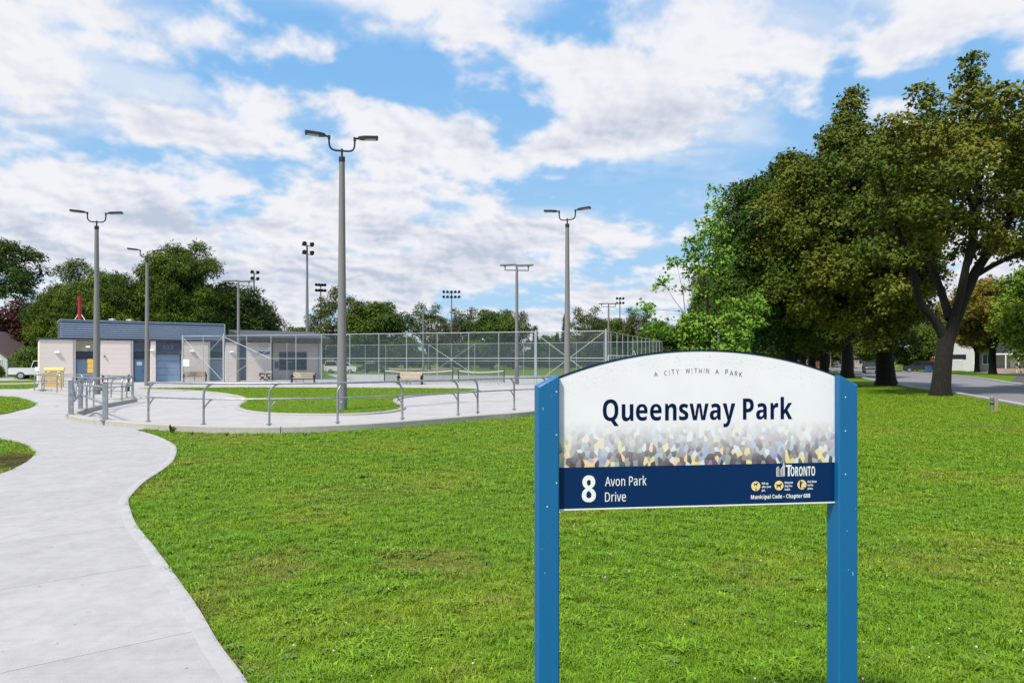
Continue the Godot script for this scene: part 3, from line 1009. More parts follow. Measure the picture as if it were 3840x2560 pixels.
func make_building() -> void:
	var bd = thing("clubhouse", "low cream block clubhouse with blue doors and blue louvred roof band", "building", Vector3(-39.4, 0, -58.0), 0.610)
	# local x runs along the front, local z points out of the front
	var top := 3.72
	blocks(bd, "wall", 0.0, 2.581, top, -8.0, 0.0, M.cream_block)
	wall_piece(bd, "wall", 2.581, 4.411, 2.75, top, -0.35, -0.12, M.beige_block)
	blocks(bd, "wall", 4.411, 6.92, top, -8.0, 0.0, M.cream_block)
	wall_piece(bd, "wall", 6.92, 8.308, 2.75, top, -0.4, -0.2, M.blue_panel)
	blocks(bd, "wall", 8.308, 8.731, top, -8.0, 0.0, M.cream_block)
	wall_piece(bd, "wall", 8.731, 10.897, 2.55, top, -0.4, -0.15, M.blue_panel)
	blocks(bd, "wall", 10.897, 13.341, top, -8.0, 0.0, M.cream_block)
	wall_piece(bd, "wall", 13.341, 14.703, 2.75, top, -0.4, -0.2, M.blue_panel)
	blocks(bd, "wall", 14.703, 16.016, top, -8.0, 0.0, M.cream_block)
	wall_piece(bd, "wall", 16.016, 16.663, 0.0, top, -0.4, -0.2, M.blue_panel)
	blocks(bd, "wall", 16.663, 18.945, top, -8.0, 0.0, M.cream_block)
	wall_piece(bd, "wall", 18.945, 19.454, 0.0, top, -2.0, -1.2, M.blue_panel)
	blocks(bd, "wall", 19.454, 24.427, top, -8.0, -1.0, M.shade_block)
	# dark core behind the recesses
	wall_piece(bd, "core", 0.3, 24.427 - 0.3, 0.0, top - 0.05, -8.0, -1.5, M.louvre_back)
	wall_piece(bd, "parapet_cap", -0.12, 14.703, top, top + 0.13, -8.1, 0.08, M.fascia, 0.02)
	# louvred plant screen on the roof, every blade a slat
	var scr := MB.new()
	var ls = 1.489
	var le = 14.703
	scr.box(Vector3((ls + le) * 0.5, 4.55, -3.4), Vector3(le - ls - 0.3, 1.5, 5.6))
	var scr_o = put("louvre_screen", scr.mesh(), M.louvre_screen, bd)
	for i in 8:
		var y = 3.98 + i * 0.185
		var b := MB.new()
		b.box(Vector3((ls + le) * 0.5, y, -0.50), Vector3(le - ls, 0.105, 0.03), Basis(Vector3.RIGHT, -0.55))
		b.box(Vector3(ls - 0.02, y, -3.4), Vector3(0.03, 0.105, 5.8), Basis(Vector3.BACK, -0.55))
		put("slat", b.mesh(), M.louvre, scr_o)
	wall_piece(bd, "louvre_cap", ls - 0.08, le + 0.05, 5.38, 5.46, -6.4, -0.42, M.louvre)
	wall_piece(bd, "louvre_trim", le - 0.04, le + 0.08, 3.86, 5.38, -6.3, -0.42, M.louvre)
	# sloping dark roof with a scalloped soffit over the end of the building
	var r0 = 16.137
	var r1 = 24.752
	var rf := MB.new()
	rf.quad(Vector3(r0, 4.25, 0.9), Vector3(r1, 4.25, 0.9), Vector3(r1, 5.1, -5.0), Vector3(r0, 5.1, -5.0), Vector3(0, 1, 0.2))
	rf.quad(Vector3(r0, 3.86, 0.9), Vector3(r1, 3.86, 0.9), Vector3(r1, 3.86, -5.0), Vector3(r0, 3.86, -5.0), Vector3.DOWN)
	rf.quad(Vector3(r0, 3.86, 0.9), Vector3(r1, 3.86, 0.9), Vector3(r1, 4.25, 0.9), Vector3(r0, 4.25, 0.9), Vector3.BACK)
	rf.quad(Vector3(r1, 3.86, 0.9), Vector3(r1, 4.25, 0.9), Vector3(r1, 5.1, -5.0), Vector3(r1, 3.86, -5.0), Vector3.RIGHT)
	rf.quad(Vector3(r0, 3.86, 0.9), Vector3(r0, 4.25, 0.9), Vector3(r0, 5.1, -5.0), Vector3(r0, 3.86, -5.0), Vector3.LEFT)
	put("roof", rf.mesh(), M.fascia, bd)
	for i in 9:
		var b := MB.new()
		var x = lerpf(r0 + 1.2, r1 - 0.3, i / 8.0)
		b.prism(PackedVector2Array([Vector2(-0.55, 0.22), Vector2(0.55, 0.22), Vector2(0.45, 0.02), Vector2(0.15, -0.16), Vector2(-0.15, -0.16), Vector2(-0.45, 0.02)]), -0.6, 0.93, Transform3D(Basis.IDENTITY, Vector3(x, 3.88, 0)))
		put("soffit_rib", b.mesh(), M.brown_roof, bd)
	wall_piece(bd, "parapet_cap", 14.703, r0, top, top + 0.16, -8.1, 0.08, M.fascia, 0.02)
	# doors and windows
	var specs := [[2.644, 4.346, 2.05, 0.62, M.door_grey], [7.057, 7.853, 2.05, 0.62, M.door_blue], [13.418, 14.545, 2.05, 0.60, M.door_grey]]
	for q in specs:
		var d = wall_piece(bd, "door", q[0], q[1], 0.02, q[2], -0.42, -0.32, q[4], 0.01)
		var hb := MB.new()
		hb.box(Vector3(q[1] - 0.14, 1.0, -0.28), Vector3(0.05, 0.2, 0.05), Basis.IDENTITY, 0.01)
		put("handle", hb.mesh(), M.grey_metal, d)
		var fr := MB.new()
		for sx in [q[0] - 0.06, q[1] + 0.06]:
			fr.box(Vector3(sx, 1.38, -0.30), Vector3(0.09, 2.76, 0.16))
		fr.box(Vector3((q[0] + q[1]) * 0.5, q[2] + 0.045, -0.31), Vector3(q[1] - q[0], 0.07, 0.14))
		put("door_frame", fr.mesh(), M.blue_panel, bd)
		wall_piece(bd, "transom_window", q[0] + 0.03, q[1] - 0.03, q[2] + 0.10, q[2] + q[3] + 0.06, -0.40, -0.35, M.window_glass)
	# notice on the blue door
	wall_piece(bd, "notice", 7.229, 7.644, 1.52, 1.85, -0.32, -0.30, M.white_paint)
	# roller shutter in panels
	var g0 = 8.766
	var g1 = 10.823
	var gd := Node3D.new()
	gd.name = "shutter_door"
	bd.add_child(gd)
	for i in 4:
		wall_piece(gd, "shutter_panel", g0, g1, 0.02 + i * 0.63, 0.02 + i * 0.63 + 0.615, -0.42, -0.36, M.shutter_blue, 0.012)
	var fr2 := MB.new()
	fr2.box(Vector3(g0 - 0.03, 1.27, -0.33), Vector3(0.08, 2.54, 0.14))
	fr2.box(Vector3(g1 + 0.03, 1.27, -0.33), Vector3(0.08, 2.54, 0.14))
	fr2.box(Vector3((g0 + g1) * 0.5, 2.57, -0.33), Vector3(g1 - g0 + 0.14, 0.06, 0.13))
	put("door_frame", fr2.mesh(), M.blue_panel, gd)
	# faint street number over the shutter
	var num = lettering("133", "Droid Sans", true, 0.42, 0.0, 0.012)
	put("lettering", num, M.faint_number, bd, Vector3((9.264 + 10.202) * 0.5, 2.95, -0.138))
	# wide window in the shaded end
	var w0 = 20.097
	var w1 = 22.83
	wall_piece(bd, "window", w0, w1, 1.05, 2.75, -0.99, -0.955, M.window_glass)
	var wf := MB.new()
	for k in 5:
		wf.box(Vector3(lerpf(w0, w1, k / 4.0), 1.9, -0.945), Vector3(0.07, 1.76, 0.06))
	for yy in [1.02, 1.42, 1.95, 2.78]:
		wf.box(Vector3((w0 + w1) * 0.5, yy, -0.94), Vector3(w1 - w0 + 0.07, 0.065, 0.05))
	put("window_frame", wf.mesh(), M.blue_panel, bd)
	wall_piece(bd, "notice_board", 19.625, 19.968, 1.15, 1.85, -0.99, -0.95, M.bin_blue)
	# board with the park name
	var sb = wall_piece(bd, "name_board", 17.648, 18.86, 2.55, 3.45, 0.01, 0.05, M.white_paint, 0.005)
	sb.set_meta("label", "white name board with a dark blue hill print")
	var cx = (17.648 + 18.86) * 0.5
	var hw = (18.86 - 17.648) * 0.5
	put("lettering", lettering("Queensway Park", "Droid Sans", true, 0.11, hw * 1.5, 0.004), M.grey_metal, sb, Vector3(cx, 3.26, 0.052))
	put("lettering", lettering("Tennis Courts", "Droid Sans", true, 0.09, hw * 1.1, 0.004), M.grey_metal, sb, Vector3(cx, 3.08, 0.052))
	var hb2 := MB.new()
	var hp := PackedVector2Array([Vector2(cx - hw + 0.02, 2.57), Vector2(cx + hw - 0.02, 2.57), Vector2(cx + hw - 0.02, 2.86), Vector2(cx + hw * 0.5, 2.80), Vector2(cx + hw * 0.2, 2.88), Vector2(cx - hw * 0.2, 2.80), Vector2(cx - hw * 0.6, 2.87), Vector2(cx - hw + 0.02, 2.82)])
	hb2.prism(hp, 0.052, 0.056)
	put("hill_print", hb2.mesh(), M.bin_blue, sb)
	# wall lamps and a camera
	for q in [[112, 2.55, 0.0], [212, 3.05, -0.1], [347, 2.8, 0.0], [438, 2.75, 0.0], [532, 2.7, 0.0]]:
		var b := MB.new()
		var sx = {112: 1.242, 212: 3.472, 347: 8.413, 438: 11.75, 532: 15.256}[q[0]]
		b.prism(PackedVector2Array([Vector2(0.0, 0.0), Vector2(0.16, 0.0), Vector2(0.16, 0.06), Vector2(0.05, 0.16), Vector2(0.0, 0.16)]), -0.16, 0.16, Transform3D(Basis(Vector3.BACK, Vector3.UP, Vector3.LEFT), Vector3(sx, q[1], q[2])))
		put("wall_light", b.mesh(), M.white_paint, bd)
	var cb := MB.new()
	cb.box(Vector3(4.706, 2.35, 0.05), Vector3(0.12, 0.12, 0.1), Basis.IDENTITY, 0.02)
	cb.lathe([Vector2(0.0, -0.10), Vector2(0.05, -0.07), Vector2(0.05, 0.02), Vector2(0.0, 0.02)], 8, Transform3D(Basis.IDENTITY, Vector3(4.706, 2.28, 0.06)))
	put("camera_dome", cb.mesh(), M.grey_metal, bd)
	for sx in [2.55 - 0.15, 6.886 - 0.15, 13.303 - 0.12, 24.427 - 0.3]:
		var dz = -0.94 if sx > 20.0 else 0.06
		var dpb := MB.new()
		dpb.tube([Vector3(sx, 3.7, dz), Vector3(sx, 0.25, dz), Vector3(sx, 0.1, dz + 0.12)], [0.045], 8)
		put("downpipe", dpb.mesh(), M.siding_grey, bd)
	# red flue on the roof
	var fl = thing("flue", "red roof flue on white struts above the louvred screen", "flue", bd.to_global(Vector3(2.993, 0, -2.2)))
	var b2 := MB.new()
	b2.lathe([Vector2(0.0, 7.6), Vector2(0.19, 7.6), Vector2(0.19, 7.3), Vector2(0.15, 7.25), Vector2(0.15, 5.30), Vector2(0.0, 5.30)], 12)
	put("pipe", b2.mesh(), M.red_paint, fl)
	for s in [-1, 1]:
		b2 = MB.new()
		b2.tube([Vector3(0.5 * s, 5.46, 0), Vector3(0.14 * s, 6.0, 0)], [0.035], 6)
		put("strut", b2.mesh(), M.white_paint, fl)
	# small roof vents
	for q in [[5.467, "low white vent cap on the louvred roof near the centre of the screen"], [6.852, "small white roof vent further along the louvred screen"]]:
		b2 = MB.new()
		b2.lathe([Vector2(0.0, 5.72), Vector2(0.3, 5.66), Vector2(0.3, 5.62), Vector2(0.1, 5.60), Vector2(0.1, 5.40), Vector2(0.0, 5.40)], 10)
		var vo = put("roof_vent", b2.mesh(), M.white_paint, self, bd.to_global(Vector3(q[0], 0, -2.0)))
		tag(vo, q[1], "vent", "vents on the clubhouse roof")
	# yellow grit bin and the yellow marker beside the grey door
	var gb = thing("grit_bin", "large yellow grit bin against the cream wall", "bin", Vector3(-33.313, 0, -50.667), 0.5)
	b2 = MB.new()
	b2.prism(PackedVector2Array([Vector2(-0.42, 0), Vector2(0.42, 0), Vector2(0.5, 1.2), Vector2(-0.5, 1.2)]), -0.56, 0.56, Transform3D(Basis(Vector3.BACK, Vector3.UP, Vector3.LEFT), Vector3.ZERO))
	put("body", b2.mesh(), M.yellow, gb)
	b2 = MB.new()
	b2.prism(PackedVector2Array([Vector2(-0.53, 1.2), Vector2(0.53, 1.2), Vector2(0.51, 1.28), Vector2(0.1, 1.44), Vector2(-0.45, 1.44)]), -0.6, 0.6, Transform3D(Basis(Vector3.BACK, Vector3.UP, Vector3.LEFT), Vector3.ZERO))
	put("lid", b2.mesh(), M.yellow, gb)
	for s in [-1, 1]:
		b2 = MB.new()
		b2.box(Vector3(0.3 * s, 1.12, 0.51), Vector3(0.2, 0.07, 0.06), Basis.IDENTITY, 0.01)
		put("latch", b2.mesh(), M.white_paint, gb)
	var ym = thing("warning_marker", "yellow warning marker on a post by the grey door", "sign", Vector3(-30.622, 0, -50.667), 0.3)
	b2 = MB.new()
	b2.tube([Vector3(0, 0, 0), Vector3(0, 1.2, 0)], [0.03], 6)
	put("post", b2.mesh(), M.grey_metal, ym)
	for i in 3:
		b2 = MB.new()
		b2.box(Vector3(0, 1.20 + i * 0.34, 0.03), Vector3(0.5 - 0.04 * (i % 2), 0.31, 0.05), Basis.IDENTITY, 0.06)
		put("plate", b2.mesh(), M.yellow_deep, ym)

func lettering(txt: String, face: String, bold: bool, cap_h: float, width: float, depth: float) -> ArrayMesh:
	var f := SystemFont.new()
	f.font_names = PackedStringArray([face])
	f.font_weight = 700 if bold else 400
	var t := TextMesh.new()
	t.text = txt
	t.font = f
	t.font_size = 48
	t.pixel_size = 0.01
	t.depth = 0.01
	t.curve_step = 1.0
	var arr = t.get_mesh_arrays()
	var vs: PackedVector3Array = arr[Mesh.ARRAY_VERTEX]
	var lo = Vector3(1e9, 1e9, 1e9)
	var hi = -lo
	for p in vs:
		lo = lo.min(p)
		hi = hi.max(p)
	var em := 0.48
	var ky = cap_h / (em * 0.714)
	var kx = ky
	if width > 0.0:
		kx = width / (hi.x - lo.x)
	var kz = depth / 0.01
	var c = (lo + hi) * 0.5
	# the baseline of the text is kept at y = 0: find it from a flat-footed capital
	var ref := TextMesh.new()
	ref.text = "H"
	ref.font = f
	ref.font_size = 48
	ref.pixel_size = 0.01
	ref.depth = 0.01
	var base := 1e9
	for p in ref.get_mesh_arrays()[Mesh.ARRAY_VERTEX]:
		base = minf(base, p.y)
	for i in vs.size():
		vs[i] = Vector3((vs[i].x - c.x) * kx, (vs[i].y - base) * ky, (vs[i].z - lo.z) * kz)
	arr[Mesh.ARRAY_VERTEX] = vs
	arr[Mesh.ARRAY_TANGENT] = null
	var m := ArrayMesh.new()
	m.add_surface_from_arrays(Mesh.PRIMITIVE_TRIANGLES, arr)
	return m

# ---------------------------------------------------------------- tennis courts
func fence_run(called: String, label: String, pts: Array, height: float, mid: float, braces: Array, r := 0.032) -> Node3D:
	var f = thing(called, label, "fence")
	for i in pts.size():
		var b := MB.new()
		b.tube([v3(pts[i], 0), v3(pts[i], height + 0.04)], [r], 6)
		put("post", b.mesh(), M.fence_steel, f)
	for i in pts.size() - 1:
		var b := MB.new()
		b.tube([v3(pts[i], height), v3(pts[i + 1], height)], [r * 0.8], 6)
		put("top_rail", b.mesh(), M.fence_steel, f)
		b = MB.new()
		b.tube([v3(pts[i], mid), v3(pts[i + 1], mid)], [r * 0.7], 6)
		put("mid_rail", b.mesh(), M.fence_steel, f)
		b = MB.new()
		b.tube([v3(pts[i], 0.08), v3(pts[i + 1], 0.08)], [r * 0.5], 5)
		put("bottom_rail", b.mesh(), M.fence_steel, f)
		b = MB.new()
		var o = Vector3(pts[i + 1].y - pts[i].y, 0, pts[i].x - pts[i + 1].x)
		b.quad(v3(pts[i], 0.06), v3(pts[i + 1], 0.06), v3(pts[i + 1], height), v3(pts[i], height), o)
		put("mesh_panel", b.mesh(), M.chain_link, f)
	for q in braces:
		var a: Vector2 = pts[q[0]]
		var c: Vector2 = pts[q[1]]
		var b := MB.new()
		b.tube([v3(a, q[2]), v3(c, q[3])], [r * 0.75], 6)
		put("brace", b.mesh(), M.fence_steel, f)
	return f

func on_line(a: Vector2, b: Vector2, xs: Array) -> Array:
	# points of the fence line seen between its ends; xs are shares of the bearing between them
	var out := []
	for t in xs:
		out.append(a.lerp(b, t))
	return out

func make_court() -> void:
	var b := MB.new()
	var P0 = Vector2(-30.0, -63.3)
	var P1 = Vector2(6.9, -52.0)
	var P2 = Vector2(17.3, -80.0)
	var P3 = Vector2(-27.0, -101.0)
	b.slab(PackedVector2Array([P0 + Vector2(0, -0.6), P1, P2, P3, Vector2(-20, -80)]), -0.02, 0.012)
	structure("court_surface", b, M.court, "light grey tennis court surface inside the wire fence")
	# reddish ball diamond and outfield line beyond
	b = MB.new()
	b.slab(PackedVector2Array([Vector2(-35.236, -184.242), Vector2(-11.994, -190), Vector2(-12.445, -152), Vector2(-18.655, -138.182), Vector2(-24.039, -132.174)]), -0.02, 0.012)
	structure("ball_diamond", b, M.infield, "sandy ball diamond on the far playing field")
	var fa = fence_run("court_fence", "tall galvanised chain link fence along the front of the courts", on_line(P0, P1, [0.0, 0.06, 0.115, 0.18, 0.245, 0.31, 0.375, 0.445, 0.515, 0.58, 0.65, 0.72, 0.785, 0.86, 0.93, 1.0]), 4.15, 2.12,
		[[0, 2, 4.1, 0.1], [0, 2, 0.1, 4.1], [2, 4, 4.1, 2.1], [2, 4, 0.1, 3.0], [13, 15, 4.1, 0.1], [13, 15, 0.1, 4.1]])
	# stout gate posts at the braced bays
	for k in [[P0, 0.0], [P0.lerp(P1, 0.115), 0.0], [P0.lerp(P1, 0.86), 0.0], [P1, 0.0]]:
		b = MB.new()
		b.tube([v3(k[0] + Vector2(0.12, 0.08), 0), v3(k[0] + Vector2(0.12, 0.08), 4.3)], [0.07], 8)
		put("gate_post", b.mesh(), M.fence_steel, fa)
	b = MB.new()
	b.box(v3(P0.lerp(P1, 0.012), 1.75) + Vector3(0, 0, 0.08), Vector3(0.75, 0.62, 0.02), Basis(Vector3.UP, -0.29))
	put("notice", b.mesh(), M.white_paint, fa)
	var side := []
	for i in 14:
		side.append(P1.lerp(P2, i / 13.0))
	fence_run("court_fence", "chain link fence receding along the street side of the courts", side, 4.15, 2.12, [])
	var back := []
	for i in 15:
		back.append(P3.lerp(P2, i / 14.0))
	fence_run("court_fence", "far chain link fence across the back of the courts", back, 4.15, 1.9, [[5, 7, 4.1, 0.1], [5, 7, 0.1, 4.1]])
	var inner := []
	for i in 8:
		inner.append(Vector2(-21.5, -66.5).lerp(P3, i / 7.0))
	fence_run("court_fence", "chain link fence between the clubhouse end and the courts", inner, 3.6, 1.8, [])
	# low gate leaf left open outside the street side corner
	var gl = thing("wicket_gate", "small steel wicket gate standing open outside the fence corner", "gate", Vector3(8.1, 0, -51.5), 0.35)
	b = MB.new()
	b.tube([Vector3(-1.1, 0, 0), Vector3(-1.1, 2.3, 0), Vector3(1.1, 2.3, 0), Vector3(1.1, 0, 0)], [0.035], 6)
	b.tube([Vector3(-1.1, 1.2, 0), Vector3(1.1, 1.2, 0)], [0.025], 6)
	put("frame", b.mesh(), M.fence_steel, gl)
	for i in 9:
		b = MB.new()
		b.tube([Vector3(-0.9 + i * 0.225, 0.1, 0), Vector3(-0.9 + i * 0.225, 2.28, 0)], [0.012], 5)
		put("bar", b.mesh(), M.fence_steel, gl)
	# two nets
	for q in [[Vector3(-11.4, 0, -62.2), Vector3(-5.3, 0, -62.2), "longer tennis net with sagging white tape behind the bench by the fence"], [Vector3(-4.75, 0, -61.6), Vector3(-0.7, 0, -61.6), "shorter tennis net beside the floodlight pole with crossarms"]]:
		var nt = thing("tennis_net", q[2], "net", Vector3.ZERO, 0.0, "nets on the courts")
		for e in [q[0], q[1]]:
			b = MB.new()
			b.tube([e, e + Vector3(0, 1.12, 0)], [0.05], 8)
			b.lathe([Vector2(0.0, 1.16), Vector2(0.06, 1.14), Vector2(0.06, 1.08)], 8, Transform3D(Basis.IDENTITY, e))
			put("post", b.mesh(), M.net_black, nt)
		var tape := MB.new()
		var net := MB.new()
		for i in 12:
			var t0 = i / 12.0
			var t1 = (i + 1) / 12.0
			var a = q[0].lerp(q[1], t0)
			var c = q[0].lerp(q[1], t1)
			var ya = 1.08 - 0.16 * 4.0 * t0 * (1.0 - t0)
			var yc = 1.08 - 0.16 * 4.0 * t1 * (1.0 - t1)
			tape.quad(a + Vector3(0, ya - 0.07, 0.012), c + Vector3(0, yc - 0.07, 0.012), c + Vector3(0, yc, 0.012), a + Vector3(0, ya, 0.012), Vector3.BACK)
			tape.quad(a + Vector3(0, ya, 0.012), c + Vector3(0, yc, 0.012), c + Vector3(0, yc, -0.012), a + Vector3(0, ya, -0.012), Vector3.UP)
			tape.quad(a + Vector3(0, ya - 0.07, -0.012), c + Vector3(0, yc - 0.07, -0.012), c + Vector3(0, yc, -0.012), a + Vector3(0, ya, -0.012), Vector3.FORWARD)
			net.quad(a + Vector3(0, 0.1, 0), c + Vector3(0, 0.1, 0), c + Vector3(0, yc - 0.07, 0), a + Vector3(0, ya - 0.07, 0), Vector3.BACK)
			net.quad(a + Vector3(0, 0.06, 0.01), c + Vector3(0, 0.06, 0.01), c + Vector3(0, 0.1, 0.01), a + Vector3(0, 0.1, 0.01), Vector3.BACK)
		put("tape", tape.mesh(), M.white_paint, nt)
		put("mesh_net", net.mesh(), M.net_mesh, nt)
	make_benches()

func make_benches() -> void:
	var bn = thing("park_bench", "tan slatted park bench with black scroll ends beside the tall lamp post", "bench", Vector3(-17.845, 0, -59.608), 0.05, "park benches")
	for i in 3:
		var b := MB.new()
		b.box(Vector3(0, 0.45, 0.06 + i * 0.155), Vector3(1.85, 0.045, 0.14), Basis.IDENTITY, 0.01)
		put("slat", b.mesh(), M.bench_slat, bn)
	for i in 3:
		var b := MB.new()
		b.box(Vector3(0, 0.56 + i * 0.15, -0.06 - i * 0.035), Vector3(1.85, 0.135, 0.04), Basis(Vector3.RIGHT, -0.22), 0.01)
		put("slat", b.mesh(), M.bench_slat, bn)
	for s in [-1, 1]:
		var b := MB.new()
		var x = 0.95 * s
		b.tube([Vector3(x, 0.0, 0.46), Vector3(x, 0.10, 0.36), Vector3(x, 0.25, 0.22), Vector3(x, 0.40, 0.05), Vector3(x, 0.62, -0.1), Vector3(x, 0.9, -0.17)], [0.065], 6)
		b.tube([Vector3(x, 0.0, -0.14), Vector3(x, 0.12, -0.02), Vector3(x, 0.25, 0.16), Vector3(x, 0.40, 0.34), Vector3(x, 0.56, 0.46), Vector3(x, 0.68, 0.44), Vector3(x, 0.70, 0.30), Vector3(x, 0.66, 0.08), Vector3(x, 0.64, -0.10)], [0.065], 6)
		b.tube([Vector3(x, 0.55, 0.36), Vector3(x, 0.60, 0.40), Vector3(x, 0.62, 0.34), Vector3(x, 0.57, 0.31), Vector3(x, 0.56, 0.46)], [0.04], 5)
		put("end_frame", b.mesh(), M.black, bn)
	var b3 := MB.new()
	b3.box(Vector3(0, 0.22, 0.15), Vector3(0.05, 0.42, 0.05))
	put("leg", b3.mesh(), M.grey_metal, bn)
	dup(bn, "park_bench", "tan slatted park bench in front of the courts near the crossarm floodlight", Vector3(-8.198, 0, -56.296), -0.08)
	dup(bn, "park_bench", "tan bench against the cream wall behind the braced fence gate", Vector3(-29.2, 0, -64.0), 0.55)
	dup(bn, "park_bench", "tan bench seen end-on beneath the white name board", Vector3(-23.6, 0, -67.2), -0.9)

# ---------------------------------------------------------------- trees
var SPRAY := {}

func leaf_shape(kind: String) -> Array:
	if kind == "maple":
		var h := [Vector2(0.0, 0.0), Vector2(0.22, -0.06), Vector2(0.48, 0.10), Vector2(0.30, 0.26), Vector2(0.56, 0.55), Vector2(0.26, 0.54), Vector2(0.0, 1.0)]
		var out := h.duplicate()
		for i in range(5, 0, -1):
			out.append(Vector2(-h[i].x, h[i].y))
		return out
	if kind == "narrow":
		return [Vector2(0, 0), Vector2(0.12, 0.4), Vector2(0, 1.0), Vector2(-0.12, 0.4)]
	return [Vector2(0, 0), Vector2(0.3, 0.25), Vector2(0.28, 0.65), Vector2(0, 1.0), Vector2(-0.28, 0.65), Vector2(-0.3, 0.25)]

func spray(kind: String, count: int, leaf: float, seed_: int) -> ArrayMesh:
	var rng := RandomNumberGenerator.new()
	rng.seed = seed_
	var b := MB.new()
	var shp = leaf_shape(kind)
	for i in count:
		var an = rng.randf() * TAU
		var rr = sqrt(rng.randf())
		var p = Vector3(cos(an) * rr, rng.randf_range(-0.35, 0.35), sin(an) * rr)
		var y = (Vector3(cos(an), rng.randf_range(-0.9, 0.1), sin(an)) + Vector3(rng.randfn(), rng.randfn() * 0.4, rng.randfn()) * 0.5).normalized()
		var nrm = (Vector3.UP * 1.2 + Vector3(rng.randfn(), rng.randfn(), rng.randfn()) * 0.6)
		nrm = (nrm - y * nrm.dot(y)).normalized()
		var x = y.cross(nrm)
		var s = leaf * rng.randf_range(0.55, 1.35)
		var tone = rng.randf_range(0.8, 1.2)
		b.col = Color(tone, tone, tone * 0.95)
		var c = p + y * s * 0.42 + nrm * s * 0.07
		var q := []
		for h in shp:
			q.append(p + x * h.x * s + y * h.y * s - nrm * absf(h.x) * s * 0.3)
		for k in q.size():
			b.tri(c, q[k], q[(k + 1) % q.size()], nrm)
	return b.mesh()

